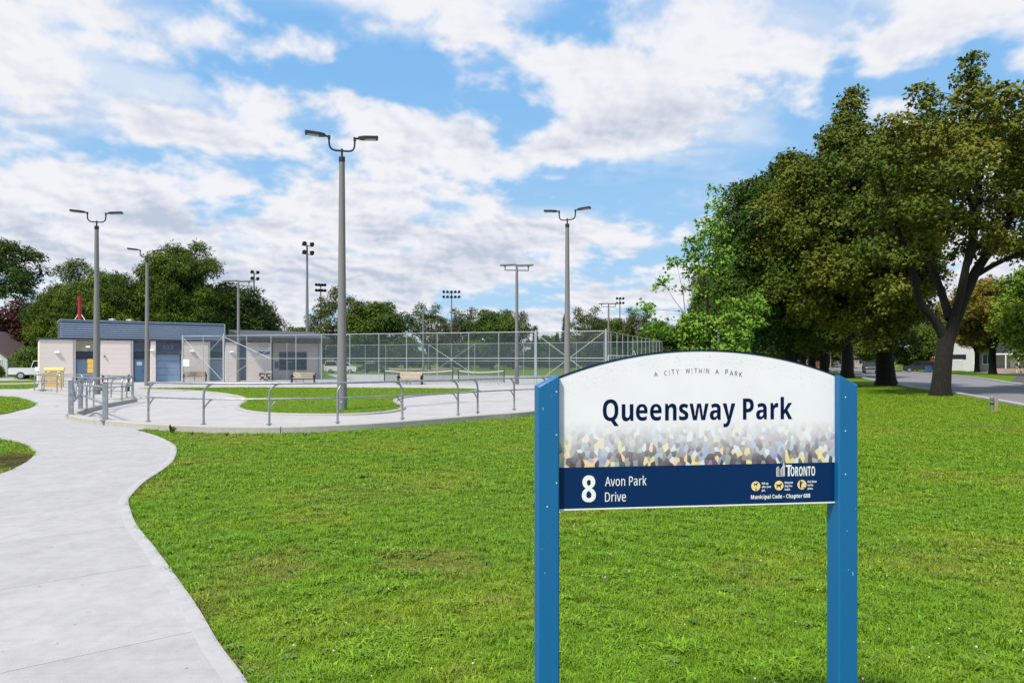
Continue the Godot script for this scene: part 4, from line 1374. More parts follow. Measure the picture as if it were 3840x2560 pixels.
func tree(called: String, label: String, at: Vector3, o: Dictionary, group := "") -> Node3D:
	var rng := RandomNumberGenerator.new()
	rng.seed = o.seed
	var root = thing(called, label, o.get("category", "tree"), at, 0.0, group)
	var H: float = o.h
	var cr: Vector3 = o.r
	var cc: Vector3 = o.c
	var fork: float = o.fork
	var tr: float = o.trunk
	var blobs := []
	for e in o.get("extra", []):
		blobs.append([e[0], e[1]])
	var br: float = o.blob
	var guard := 0
	while blobs.size() < o.n and guard < 4000:
		guard += 1
		var d = Vector3(rng.randfn(), rng.randfn(), rng.randfn()).normalized()
		var p = cc + d * cr * (0.3 + 0.62 * pow(rng.randf(), 0.6))
		if p.y < o.get("floor", 0.0):
			continue
		if o.get("cone", false) and Vector2(p.x - cc.x, p.z - cc.z).length() > cr.x * clampf(1.15 - (p.y - 1.5) / (H - 1.5), 0.08, 1.0):
			continue
		var ok := true
		for q in blobs:
			if q[0].distance_to(p) < br * o.get("gap", 0.75):
				ok = false
				break
		if ok or guard > 2500:
			blobs.append([p, br * rng.randf_range(0.7, 1.25)])
	# trunk and limbs
	var b := MB.new()
	var lean: Vector3 = o.get("lean", Vector3.ZERO)
	var top = Vector3(lean.x, fork, lean.z)
	b.tube([Vector3(0, -0.15, 0), Vector3(0, 0.12, 0), Vector3(0, 0.5, 0) + lean * 0.05, Vector3(0, 1.3, 0) + lean * 0.25, Vector3(0, fork * 0.7, 0) + lean * 0.6, top], [tr * 1.55, tr * 1.3, tr * 1.1, tr, tr * 0.93, tr * 0.9], 12, false)
	var limbs := []
	var nl: int = mini(o.get("limbs", 7), blobs.size())
	for lp in o.get("paths", []):
		var pts: Array = lp[0]
		var rr := []
		for k in pts.size():
			rr.append(lp[1] * lerpf(1.0, 0.22, k / float(pts.size() - 1)))
		b.tube(smooth3(pts), smooth_r(rr), 10, false)
		for k in pts.size() - 1:
			if k > 0:
				var g: Vector3 = pts[k]
				var h: Vector3 = pts[k + 1]
				limbs.append([g, g.lerp(h, 0.33), g.lerp(h, 0.66), h, rr[k] * 1.1])
	var starts := []
	for i in blobs.size():
		var e: Vector3 = blobs[i][0]
		if i < nl:
			var s0 = top.lerp(Vector3(top.x + (cc.x - top.x) * 0.5, cc.y, cc.z * 0.5), (0.75 * rng.randf() if o.get("leader", false) else 0.0) ) - Vector3(0, rng.randf() * 0.3, 0)
			var mid1 = s0.lerp(e, 0.33) + Vector3(0, (e.y - s0.y) * 0.16, 0) + Vector3(rng.randfn(), rng.randfn() * 0.4, rng.randfn()) * 0.35
			var mid2 = s0.lerp(e, 0.68) + Vector3(0, (e.y - s0.y) * 0.08, 0) + Vector3(rng.randfn(), rng.randfn() * 0.4, rng.randfn()) * 0.35
			var r0 = tr * o.get("limb_r", 0.55) * rng.randf_range(0.75, 1.1)
			b.tube([s0, s0.lerp(mid1, 0.5) + Vector3(0, 0.1, 0), mid1, mid2, e], [r0, r0 * 0.85, r0 * 0.68, r0 * 0.42, r0 * 0.14], 8, false)
			limbs.append([s0, mid1, mid2, e, r0])
		else:
			var best := []
			var bd := 1e9
			for l in limbs:
				for t in [0.45, 0.65, 0.85]:
					var p: Vector3 = l[0].lerp(l[1], t / 0.33) if t < 0.33 else (l[1].lerp(l[2], (t - 0.33) / 0.35) if t < 0.68 else l[2].lerp(l[3], (t - 0.68) / 0.32))
					if p.distance_to(e) < bd and p.y < e.y + 1.0:
						bd = p.distance_to(e)
						best = [p, l[4] * (0.5 - 0.32 * t)]
			if best.size():
				var m = best[0].lerp(e, 0.5) + Vector3(rng.randfn(), rng.randfn() * 0.5 + 0.4, rng.randfn()) * 0.3
				b.tube([best[0], m, e], [maxf(best[1], 0.03), maxf(best[1] * 0.6, 0.022), 0.012], 5, false)
		# twigs inside the clump
		if o.get("twigs", 3) > 0:
			for k in o.get("twigs", 3):
				var d = Vector3(rng.randfn(), absf(rng.randfn()) * 0.7, rng.randfn()).normalized() * blobs[i][1] * 0.85
				b.tube([e, e + d * 0.5 + Vector3(0, 0.1, 0), e + d], [0.022, 0.015, 0.006], 4, false)
	put("trunk", b.mesh(), o.get("bark", M.bark), root)
	# foliage
	var mm := MultiMesh.new()
	mm.transform_format = MultiMesh.TRANSFORM_3D
	mm.use_colors = true
	mm.mesh = SPRAY[o.spray]
	var xs := []
	var cs := []
	var per: float = o.per
	var ca: Color = o.ca
	var cb: Color = o.cb
	for q in blobs:
		var r: float = q[1]
		var n = int(per * r * r)
		var tone = rng.randf()
		for k in n:
			var d = Vector3(rng.randfn(), rng.randfn(), rng.randfn()).normalized()
			var rad = r * pow(rng.randf(), 0.42)
			var p = q[0] + d * rad * Vector3(1.0, o.get("flat", 0.72), 1.0)
			var up = (Vector3.UP * 0.9 + d * 0.7 + Vector3(rng.randfn(), rng.randfn(), rng.randfn()) * 0.35).normalized()
			var x = up.cross(Vector3(rng.randfn(), 0.1, rng.randfn())).normalized()
			var s = o.leaf * rng.randf_range(0.7, 1.3)
			xs.append(Transform3D(Basis(x * s, up * s, x.cross(up) * s), p))
			var kf = clampf(tone * 0.6 + rng.randf() * 0.5 - 0.05, 0.0, 1.0)
			var kc = ca.lerp(cb, kf)
			cs.append(Color(kc.r, kc.g, kc.b))
	mm.instance_count = xs.size()
	for i in xs.size():
		mm.set_instance_transform(i, xs[i])
		mm.set_instance_color(i, cs[i])
	var mi := MultiMeshInstance3D.new()
	mi.name = "crown"
	mi.multimesh = mm
	mi.material_override = M.leaf
	root.add_child(mi)
	mi.set_meta("kind", "stuff")
	return root

func smooth3(pts: Array) -> Array:
	var out := []
	for i in pts.size() - 1:
		var p0: Vector3 = pts[maxi(i - 1, 0)]
		var p3: Vector3 = pts[mini(i + 2, pts.size() - 1)]
		for s in 3:
			out.append(pts[i].cubic_interpolate(pts[i + 1], p0, p3, s / 3.0))
	out.append(pts[-1])
	return out

func smooth_r(rr: Array) -> Array:
	var out := []
	for i in rr.size() - 1:
		for s in 3:
			out.append(lerpf(rr[i], rr[i + 1], s / 3.0))
	out.append(rr[-1])
	return out

func make_trees() -> void:
	SPRAY["maple"] = spray("maple", 15, 0.40, 3)
	SPRAY["oval"] = spray("oval", 11, 0.46, 4)
	SPRAY["narrow"] = spray("narrow", 14, 0.75, 5)
	var G_ := "street trees along the park edge"
	var olive_a = Color(0.046, 0.094, 0.010)
	var olive_b = Color(0.185, 0.180, 0.020)
	var deep_a = Color(0.016, 0.046, 0.008)
	var deep_b = Color(0.075, 0.135, 0.012)
	# the leaning, open-crowned maple nearest the stakes
	tree("maple_tree", "large open-crowned maple with forked trunk beside the road", Vector3(23.4, 0, -38.0), {
		"seed": 31, "h": 19.0, "r": Vector3(7.8, 5.0, 6.0), "c": Vector3(2.2, 12.0, 0), "fork": 3.4, "trunk": 0.44, "limbs": 0, "lean": Vector3(0.35, 0, 0),
		"paths": [[[Vector3(0.3, 3.0, 0), Vector3(-0.35, 4.1, 0.1), Vector3(-1.3, 5.1, 0.3), Vector3(-1.8, 6.9, 0.5), Vector3(-2.5, 8.8, 0.4), Vector3(-3.4, 11.1, 0.6), Vector3(-3.9, 13.2, 0.6)], 0.28],
			[[Vector3(0.35, 2.9, 0), Vector3(0.95, 4.5, 0), Vector3(2.1, 6.9, -0.2), Vector3(3.5, 8.8, -0.3), Vector3(4.6, 11.4, 0), Vector3(5.6, 14.2, 0.1)], 0.37],
			[[Vector3(0.4, 3.2, 0.1), Vector3(0.75, 5.2, 0.4), Vector3(0.95, 7.3, 0.8), Vector3(1.3, 9.2, 0.9), Vector3(0.9, 11.6, 0.8), Vector3(1.7, 14.9, 0.4), Vector3(3.0, 16.6, 0.3)], 0.25],
			[[Vector3(1.9, 6.5, -0.2), Vector3(3.3, 7.4, 0.3), Vector3(4.9, 7.9, 0.6), Vector3(6.9, 8.9, 0.8), Vector3(8.8, 11.0, 0.6)], 0.16],
			[[Vector3(1.2, 8.6, 0.8), Vector3(1.9, 11.1, 0.3), Vector3(1.75, 13.5, 0.1), Vector3(1.5, 16.1, 0), Vector3(1.7, 18.3, 0)], 0.21],
			[[Vector3(-1.7, 6.5, 0.5), Vector3(-2.9, 7.6, 1.2), Vector3(-4.2, 8.4, 1.4), Vector3(-5.0, 9.6, 1.3)], 0.15],
			[[Vector3(0.5, 4.2, 0), Vector3(0.4, 6.5, -1.0), Vector3(-0.4, 9.5, -1.8), Vector3(0.2, 13.0, -2.4)], 0.25]],
		"blob": 1.2, "n": 84, "gap": 1.16, "floor": 7.0, "per": 34.0, "leaf": 0.42, "spray": "maple", "ca": olive_a, "cb": olive_b, "twigs": 4, "flat": 0.6,
		"extra": [[Vector3(1.5, 17.4, 0), 0.9], [Vector3(1.75, 18.35, 0), 0.7], [Vector3(1.3, 16.2, 0.5), 1.2], [Vector3(-1.2, 15.7, 1.0), 0.9], [Vector3(-1.6, 16.3, 1.0), 0.6], [Vector3(4.6, 15.6, 1.0), 1.0], [Vector3(-2.6, 7.4, 1.2), 1.0], [Vector3(-3.6, 5.8, 1.6), 0.9], [Vector3(0.6, 9.4, 1.6), 1.0], [Vector3(2.6, 8.2, 1.0), 0.9], [Vector3(5.6, 7.7, 0.7), 0.9], [Vector3(7.6, 8.3, 0.7), 1.0], [Vector3(3.8, 9.8, -0.5), 1.0], [Vector3(5.0, 8.4, 0.8), 1.1], [Vector3(7.0, 9.4, 1.0), 1.2], [Vector3(7.4, 10.2, 2.0), 1.2], [Vector3(-4.2, 12.5, 1.5), 1.7], [Vector3(-4.6, 10.0, 1.0), 1.5], [Vector3(-4.9, 7.8, 2.0), 1.2], [Vector3(6.0, 13.5, 1.0), 1.5], [Vector3(1.0, 13.8, 2.0), 1.6], [Vector3(9.0, 12.0, 0.0), 1.6], [Vector3(4.6, 8.6, 1.0), 0.7], [Vector3(1.4, 8.9, 1.5), 0.7], [Vector3(7.8, 7.6, 0.5), 0.9]]}, G_)
	tree("maple_tree", "broad bronze-tinged maple with a thick flared trunk in the row", Vector3(29.3, 0, -54.5), {
		"seed": 32, "h": 19.5, "r": Vector3(6.6, 7.6, 5.8), "c": Vector3(-5.0, 11.2, 4.0), "fork": 4.2, "trunk": 0.66, "lean": Vector3(-0.5, 0, 0.4), "limbs": 9, "limb_r": 0.5,
		"blob": 1.8, "n": 104, "gap": 0.7, "floor": 3.2, "per": 46.0, "leaf": 0.46, "spray": "maple", "ca": olive_a, "cb": olive_b, "twigs": 2,
		"extra": [[Vector3(-4.8, 19.2, 3.5), 1.4], [Vector3(-4.5, 20.5, 3.5), 1.0], [Vector3(-4.3, 21.5, 3.5), 0.7], [Vector3(-9.0, 16.6, 3.5), 0.9], [Vector3(-8.0, 6.0, 5.0), 1.5], [Vector3(-2.5, 4.6, 5.0), 1.5], [Vector3(-0.5, 5.6, 4.5), 1.4], [Vector3(-3.5, 3.4, 5.0), 0.9], [Vector3(0.3, 3.5, 2.5), 0.7], [Vector3(-1.5, 3.3, 3.0), 0.8]]}, G_)
	tree("maple_tree", "dense dark green rounded maple behind the sign, next to the pale pole", Vector3(21.566, 0, -54), {
		"seed": 33, "h": 17.4, "r": Vector3(5.6, 7.2, 5.2), "c": Vector3(-0.3, 10.2, 0), "fork": 3.0, "trunk": 0.42, "limbs": 7, "leader": true,
		"blob": 1.9, "n": 70, "gap": 0.6, "floor": 2.4, "per": 50.0, "leaf": 0.44, "spray": "maple", "ca": deep_a, "cb": deep_b, "twigs": 1}, G_)
	tree("young_maple", "young bright green maple with a pointed leader behind the sign", Vector3(7.627, 0, -27), {
		"seed": 34, "h": 8.8, "r": Vector3(1.3, 3.4, 1.2), "c": Vector3(0.0, 4.3, 0), "fork": 1.6, "trunk": 0.075, "limbs": 18, "limb_r": 0.35, "leader": true, "cone": true,
		"blob": 0.45, "n": 42, "gap": 1.0, "floor": 1.4, "per": 52.0, "leaf": 0.26, "spray": "maple", "ca": Color(0.10, 0.23, 0.024), "cb": Color(0.21, 0.34, 0.04), "twigs": 2,
		"extra": [[Vector3(0.25, 8.55, 0), 0.28], [Vector3(0.2, 7.95, 0), 0.42], [Vector3(0.1, 7.1, 0.1), 0.6], [Vector3(-0.75, 6.5, 0.2), 0.35], [Vector3(-1.25, 5.6, 0.1), 0.45], [Vector3(-1.75, 4.9, 0.1), 0.4], [Vector3(-2.4, 3.9, 0.3), 0.4], [Vector3(-1.9, 3.2, 0.3), 0.6], [Vector3(1.2, 3.4, 0.4), 0.8], [Vector3(0.9, 2.5, 0.4), 0.8], [Vector3(-0.5, 6.2, 0.2), 0.6], [Vector3(0.3, 1.4, 0.2), 0.7], [Vector3(1.7, 4.1, 0.3), 0.6]]}, "")
	var far_row = tree("maple_tree", "dark street maple behind the thick flared trunk", Vector3(37.6, 0, -78.0), {
		"seed": 35, "h": 17.0, "r": Vector3(6.6, 6.4, 6.4), "c": Vector3(-1.5, 10.4, 0), "fork": 3.6, "trunk": 0.62, "limbs": 7,
		"blob": 2.2, "n": 46, "gap": 0.7, "floor": 4.0, "per": 26.0, "leaf": 0.62, "spray": "maple", "ca": deep_a, "cb": Color(0.10, 0.12, 0.015), "twigs": 0}, G_)
	var row := [[Vector3(43.5, 0, -97), 1.0, "street maple trunk just beyond the two bare saplings"], [Vector3(50.0, 0, -116), 2.1, "street maple second beyond the bare saplings"], [Vector3(56.5, 0, -135), 3.3, "street maple third beyond the bare saplings"], [Vector3(63, 0, -155), 4.0, "street maple at the far end of the park-side row"],
		[Vector3(33.0, 0, -100), 5.1, "park maple set back from the road behind the pale pole"], [Vector3(41.5, 0, -140), 0.4, "distant park maple behind the white utility pole"]]
	for q in row:
		dup(far_row, "maple_tree", q[2], q[0], q[1], 0.95)
	# trees across the road
	tree("street_tree", "bright green tree overhanging the road at the houses", Vector3(37.6, 0, -47.5), {
		"seed": 36, "h": 9.5, "r": Vector3(4.2, 3.3, 3.6), "c": Vector3(0.3, 5.6, 0), "fork": 2.4, "trunk": 0.2, "limbs": 7,
		"blob": 1.2, "n": 34, "gap": 0.7, "floor": 3.0, "per": 48.0, "leaf": 0.42, "spray": "maple", "ca": Color(0.11, 0.23, 0.022), "cb": Color(0.24, 0.33, 0.035), "twigs": 1}, "")
	var tan_tree = tree("street_tree", "olive-gold maple on the verge before the white garage", Vector3(69.062, 0, -100), {
		"seed": 37, "h": 13.0, "r": Vector3(6.4, 4.2, 5.6), "c": Vector3(-0.5, 9.0, 0), "fork": 3.6, "trunk": 0.46, "limbs": 7,
		"blob": 1.8, "n": 34, "gap": 0.7, "floor": 4.4, "per": 34.0, "leaf": 0.55, "spray": "maple", "ca": Color(0.09, 0.10, 0.012), "cb": Color(0.26, 0.19, 0.03), "twigs": 0}, "trees across the road")
	dup(tan_tree, "street_tree", "slim-trunked olive maple behind the gold one, close to the garage", Vector3(78.839, 0, -118), 2.0, 0.8)
	var dense = tree("street_tree", "dense green tree over the dark parked car across the road", Vector3(71.584, 0, -126), {
		"seed": 38, "h": 12.0, "r": Vector3(6.2, 5.4, 5.4), "c": Vector3(0, 6.6, 0), "fork": 2.0, "trunk": 0.4, "limbs": 6,
		"blob": 2.0, "n": 40, "gap": 0.65, "floor": 1.8, "per": 26.0, "leaf": 0.62, "spray": "oval", "ca": Color(0.035, 0.075, 0.012), "cb": Color(0.12, 0.17, 0.02), "twigs": 0}, "trees across the road")
	for q in [[Vector3(91.312, 0, -150), 1.2, 1.0, "green tree behind the forked trunk, beyond the parked car"], [Vector3(119.006, 0, -165), 2.4, 1.5, "tall dark tree behind the porch house"], [Vector3(118.575, 0, -180), 3.1, 1.5, "tall dark tree behind the garage house"], [Vector3(97.85, 0, -190), 4.2, 1.3, "tree closing the far end of the street"], [Vector3(90.5, 0, -200), 0.3, 1.4, "tree behind the bare saplings at the end of the street"], [Vector3(84.525, 0, -210), 0.9, 1.4, "tree across the far street behind the dark trunks"], [Vector3(70.5, 0, -200), 5.3, 1.2, "tree far behind the young maple, past the white pole"], [Vector3(71.1, 0, -90), 1.9, 1.2, "green tree at the edge of the porch house lawn"]]:
		dup(dense, "street_tree", q[3], q[0], q[1], q[2])
	# the willow-like belt behind the clubhouse
	var wa = Color(0.028, 0.062, 0.010)
	var wb = Color(0.155, 0.225, 0.02)
	var GB := "trees behind the clubhouse"
	tree("willow_tree", "tallest willow-like tree, two-topped, behind the clubhouse roof", Vector3(-43.758, 0, -92), {
		"seed": 41, "h": 17.5, "r": Vector3(6.6, 7.4, 5.0), "c": Vector3(0, 9.6, 0), "fork": 3.0, "trunk": 0.5, "limbs": 9, "blob": 1.5, "n": 84, "gap": 0.85, "floor": 2.0, "per": 30.0, "leaf": 0.58, "spray": "narrow", "ca": wa, "cb": wb, "twigs": 1,
		"extra": [[Vector3(-1.2, 16.3, 0), 1.5], [Vector3(2.2, 16.6, 0), 1.3], [Vector3(3.6, 14.6, 0), 1.4], [Vector3(-4.5, 14.0, 0), 1.2]]}, GB)
	tree("willow_tree", "broad sunlit willow behind the red flue", Vector3(-51.806, 0, -90), {
		"seed": 42, "h": 13.5, "r": Vector3(7.0, 5.4, 5.0), "c": Vector3(0, 7.6, 0), "fork": 2.6, "trunk": 0.5, "limbs": 9, "blob": 1.5, "n": 76, "gap": 0.85, "floor": 1.5, "per": 30.0, "leaf": 0.58, "spray": "narrow", "ca": wa, "cb": Color(0.19, 0.26, 0.022), "twigs": 1}, GB)
	tree("willow_tree", "willow with a separate feathery top beside the leftmost lamp", Vector3(-60.66, 0, -96), {
		"seed": 43, "h": 16.0, "r": Vector3(6.0, 5.4, 5.0), "c": Vector3(0, 7.8, 0), "fork": 3.0, "trunk": 0.5, "limbs": 9, "blob": 1.45, "n": 64, "gap": 0.85, "floor": 1.5, "per": 28.0, "leaf": 0.56, "spray": "narrow", "ca": wa, "cb": wb, "twigs": 2,
		"extra": [[Vector3(0.6, 15.0, 0), 1.5], [Vector3(-1.0, 14.2, 0), 1.3], [Vector3(2.6, 14.0, 0), 1.2], [Vector3(0.4, 13.0, 0), 1.4]]}, GB)
	tree("ash_tree", "thin-leaved tree at the picture edge over the grey roofed house", Vector3(-60.986, 0, -78), {
		"seed": 44, "h": 15.5, "r": Vector3(5.4, 3.6, 4.0), "c": Vector3(3.2, 12.0, 0), "fork": 5.0, "trunk": 0.3, "limbs": 9, "blob": 1.2, "n": 40, "gap": 0.95, "floor": 8.6, "per": 24.0, "leaf": 0.5, "spray": "oval", "ca": wa, "cb": Color(0.07, 0.12, 0.018), "twigs": 3}, GB)
	tree("copper_beech", "dark red-leaved tree behind the grey roofed house", Vector3(-69.58, 0, -98), {
		"seed": 45, "h": 11.0, "r": Vector3(4.6, 4.4, 4.0), "c": Vector3(0, 6.0, 0), "fork": 2.0, "trunk": 0.3, "limbs": 7, "blob": 1.5, "n": 34, "gap": 0.8, "floor": 1.6, "per": 26.0, "leaf": 0.55, "spray": "oval", "ca": Color(0.045, 0.014, 0.014), "cb": Color(0.10, 0.04, 0.03), "twigs": 2}, GB)
	var dk = tree("ash_tree", "rounded dark tree at the end of the clubhouse belt", Vector3(-39.36, 0, -96), {
		"seed": 46, "h": 14.0, "r": Vector3(5.0, 5.6, 4.6), "c": Vector3(0, 7.6, 0), "fork": 2.6, "trunk": 0.4, "limbs": 8, "blob": 1.7, "n": 40, "gap": 0.75, "floor": 1.5, "per": 26.0, "leaf": 0.6, "spray": "oval", "ca": Color(0.02, 0.045, 0.012), "cb": Color(0.07, 0.105, 0.018), "twigs": 2}, GB)
	dup(dk, "ash_tree", "loose airy tree in front of the distant twin-arm floodlight", Vector3(-37.765, 0, -104), 2.0, 0.82)
	dup(dk, "ash_tree", "dark tree filling the gap between the copper tree and the willows", Vector3(-69.615, 0, -104), 1.0, 0.8)
	dup(dk, "ash_tree", "dark tree low behind the louvred screen, between the two lamps", Vector3(-54.99, 0, -104), 4.0, 0.85)
	var bush = tree("shrub", "leafy green shrub between the grey roofed house and the clubhouse", Vector3(-53.515, 0, -77), {
		"seed": 47, "h": 4.0, "r": Vector3(1.3, 1.7, 1.3), "c": Vector3(0, 1.8, 0), "fork": 0.6, "trunk": 0.08, "limbs": 6, "blob": 0.8, "n": 20, "gap": 0.6, "per": 60.0, "leaf": 0.36, "spray": "oval", "ca": Color(0.04, 0.09, 0.014), "cb": Color(0.12, 0.19, 0.022), "twigs": 0, "category": "shrub"}, "")
	dup(bush, "shrub", "low green shrub in front of the grey roofed house", Vector3(-57.623, 0, -78), 1.5, 0.42)
	# belt across the playing field
	var GF := "trees across the playing field"
	var f1 = tree("field_tree", "airy tree behind the tall lamp post, over the court fence", Vector3(-33.33, 0, -132), {
		"seed": 51, "h": 17.0, "r": Vector3(6.2, 6.0, 5.5), "c": Vector3(0, 10.2, 0), "fork": 3.4, "trunk": 0.4, "limbs": 10, "blob": 1.5, "n": 38, "gap": 1.1, "floor": 3.4, "per": 15.0, "leaf": 0.62, "spray": "oval", "ca": Color(0.035, 0.06, 0.014), "cb": Color(0.11, 0.135, 0.03), "twigs": 3}, GF)
	var f2 = tree("field_tree", "dense rounded tree right of the tall lamp post", Vector3(-25.41, 0, -132), {
		"seed": 52, "h": 13.5, "r": Vector3(6.4, 5.6, 5.5), "c": Vector3(0, 7.4, 0), "fork": 2.0, "trunk": 0.4, "limbs": 8, "blob": 2.1, "n": 46, "gap": 0.6, "floor": 1.2, "per": 22.0, "leaf": 0.72, "spray": "oval", "ca": Color(0.022, 0.06, 0.010), "cb": Color(0.10, 0.16, 0.018), "twigs": 0}, GF)
	f2.set_meta("label", "dense rounded tree beyond the court fence, beside the airy one")
	for q in [[f2, Vector3(-42.525, 0, -140), 1.0, 0.66, "low dense tree behind the clubhouse end roof"], [f2, Vector3(-45.478, 0, -165), 2.9, 0.62, "low dense tree between the clubhouse end and the white van"], [f2, Vector3(-56.438, 0, -175), 4.9, 0.6, "low dense tree behind the wide shaded window"], [f2, Vector3(-37.936, 0, -178), 1.9, 0.6, "low dense tree behind the dark sedan"], [f1, Vector3(-18.861, 0, -158), 2.2, 0.95, "open tree with sky gaps beside the ten-lamp floodlight"], [f1, Vector3(-11.756, 0, -165), 4.0, 0.92, "open tree directly behind the ten-lamp floodlight"], [f2, Vector3(-4.6, 0, -160), 3.0, 1.02, "dense tree beside the crossarm court floodlight"], [f1, Vector3(0.425, 0, -170), 5.0, 0.9, "thin tree behind the crossarm court floodlight"],
			[f1, Vector3(16.312, 0, -150), 0.6, 0.86, "tree behind the fence corner, left one of two"], [f2, Vector3(21.7, 0, -155), 2.0, 0.85, "tree behind the small crossarm floodlight"], [f1, Vector3(27.094, 0, -150), 3.6, 0.86, "tree behind the six-lamp floodlight"], [f2, Vector3(28.788, 0, -140), 4.6, 0.74, "dense tree over the end of the receding fence"], [f2, Vector3(36, 0, -150), 5.4, 0.72, "dense tree behind the young maple"],
			[f2, Vector3(-27.675, 0, -180), 0.2, 0.62, "low tree far behind the courts near the parked cars"], [f2, Vector3(-19.712, 0, -190), 2.6, 0.6, "low tree far behind the sandy ball diamond"], [f2, Vector3(-10.481, 0, -195), 1.4, 0.62, "low tree far beyond the ball diamond, second of three"], [f2, Vector3(9.875, 0, -200), 3.4, 0.7, "low tree far beyond the nets, near the conifers"], [f2, Vector3(19.731, 0, -205), 4.4, 0.66, "low tree across the field behind the fence corner gate"], [f2, Vector3(-41.012, 0, -170), 5.0, 0.6, "low tree behind the white van"], [f2, Vector3(-0.787, 0, -210), 0.9, 0.55, "low tree beside the pink gabled houses"]]:
		dup(q[0], "field_tree", q[4].replace("left one of two", "the more open of the pair").replace("second of three", "beside the pink gables"), q[1], q[2], q[3])
	# two spruces
	var cf := {"seed": 61, "h": 14.0, "cat": 0}
	var first: Node3D = null
	for q in [[Vector3(13.562, 0, -175), 1.0, "tall narrow spruce with a sharp tip beyond the field"], [Vector3(6.075, 0, -180), 0.82, "broader spruce with a ragged top beyond the field"], [Vector3(12.35, 0, -190), 0.72, "short dark spruce between the two taller ones"]]:
		if first == null:
			first = spruce("spruce_tree", q[2], q[0], 13.0, 3.2)
		else:
			dup(first, "spruce_tree", q[2], q[0], 1.3, q[1])

func spruce(called: String, label: String, at: Vector3, h: float, r: float) -> Node3D:
	var rng := RandomNumberGenerator.new()
	rng.seed = 66
	var root = thing(called, label, "tree", at, 0.0, "spruces beyond the field")
	var b := MB.new()
	b.tube([Vector3.ZERO, Vector3(0, h * 0.6, 0), Vector3(0, h, 0)], [0.22, 0.1, 0.02], 7, false)
	put("trunk", b.mesh(), M.bark, root)
	var mm := MultiMesh.new()
	mm.transform_format = MultiMesh.TRANSFORM_3D
	mm.use_colors = true
	mm.mesh = SPRAY.narrow
	var xs := []
	for k in 900:
		var t = pow(rng.randf(), 0.8)
		var y = lerpf(h, 0.8, t)
		var an = rng.randf() * TAU
		var rr = r * t * (0.45 + 0.55 * rng.randf()) * (0.8 + 0.2 * sin(y * 5.0))
		var d = Vector3(cos(an), -0.25, sin(an))
		var up = (Vector3.UP * 0.5 + d * 0.9).normalized()
		var x = up.cross(Vector3(rng.randfn(), 0.3, rng.randfn())).normalized()
		var s = rng.randf_range(0.35, 0.7)
		xs.append(Transform3D(Basis(x * s, up * s, x.cross(up) * s), Vector3(cos(an) * rr, y, sin(an) * rr)))
	mm.instance_count = xs.size()
	for i in xs.size():
		mm.set_instance_transform(i, xs[i])
		mm.set_instance_color(i, Color(0.015, 0.035, 0.016).lerp(Color(0.04, 0.07, 0.025), rng.randf()))
	var mi := MultiMeshInstance3D.new()
	mi.name = "crown"
	mi.multimesh = mm
	mi.material_override = M.leaf
	root.add_child(mi)
	mi.set_meta("kind", "stuff")
	return root

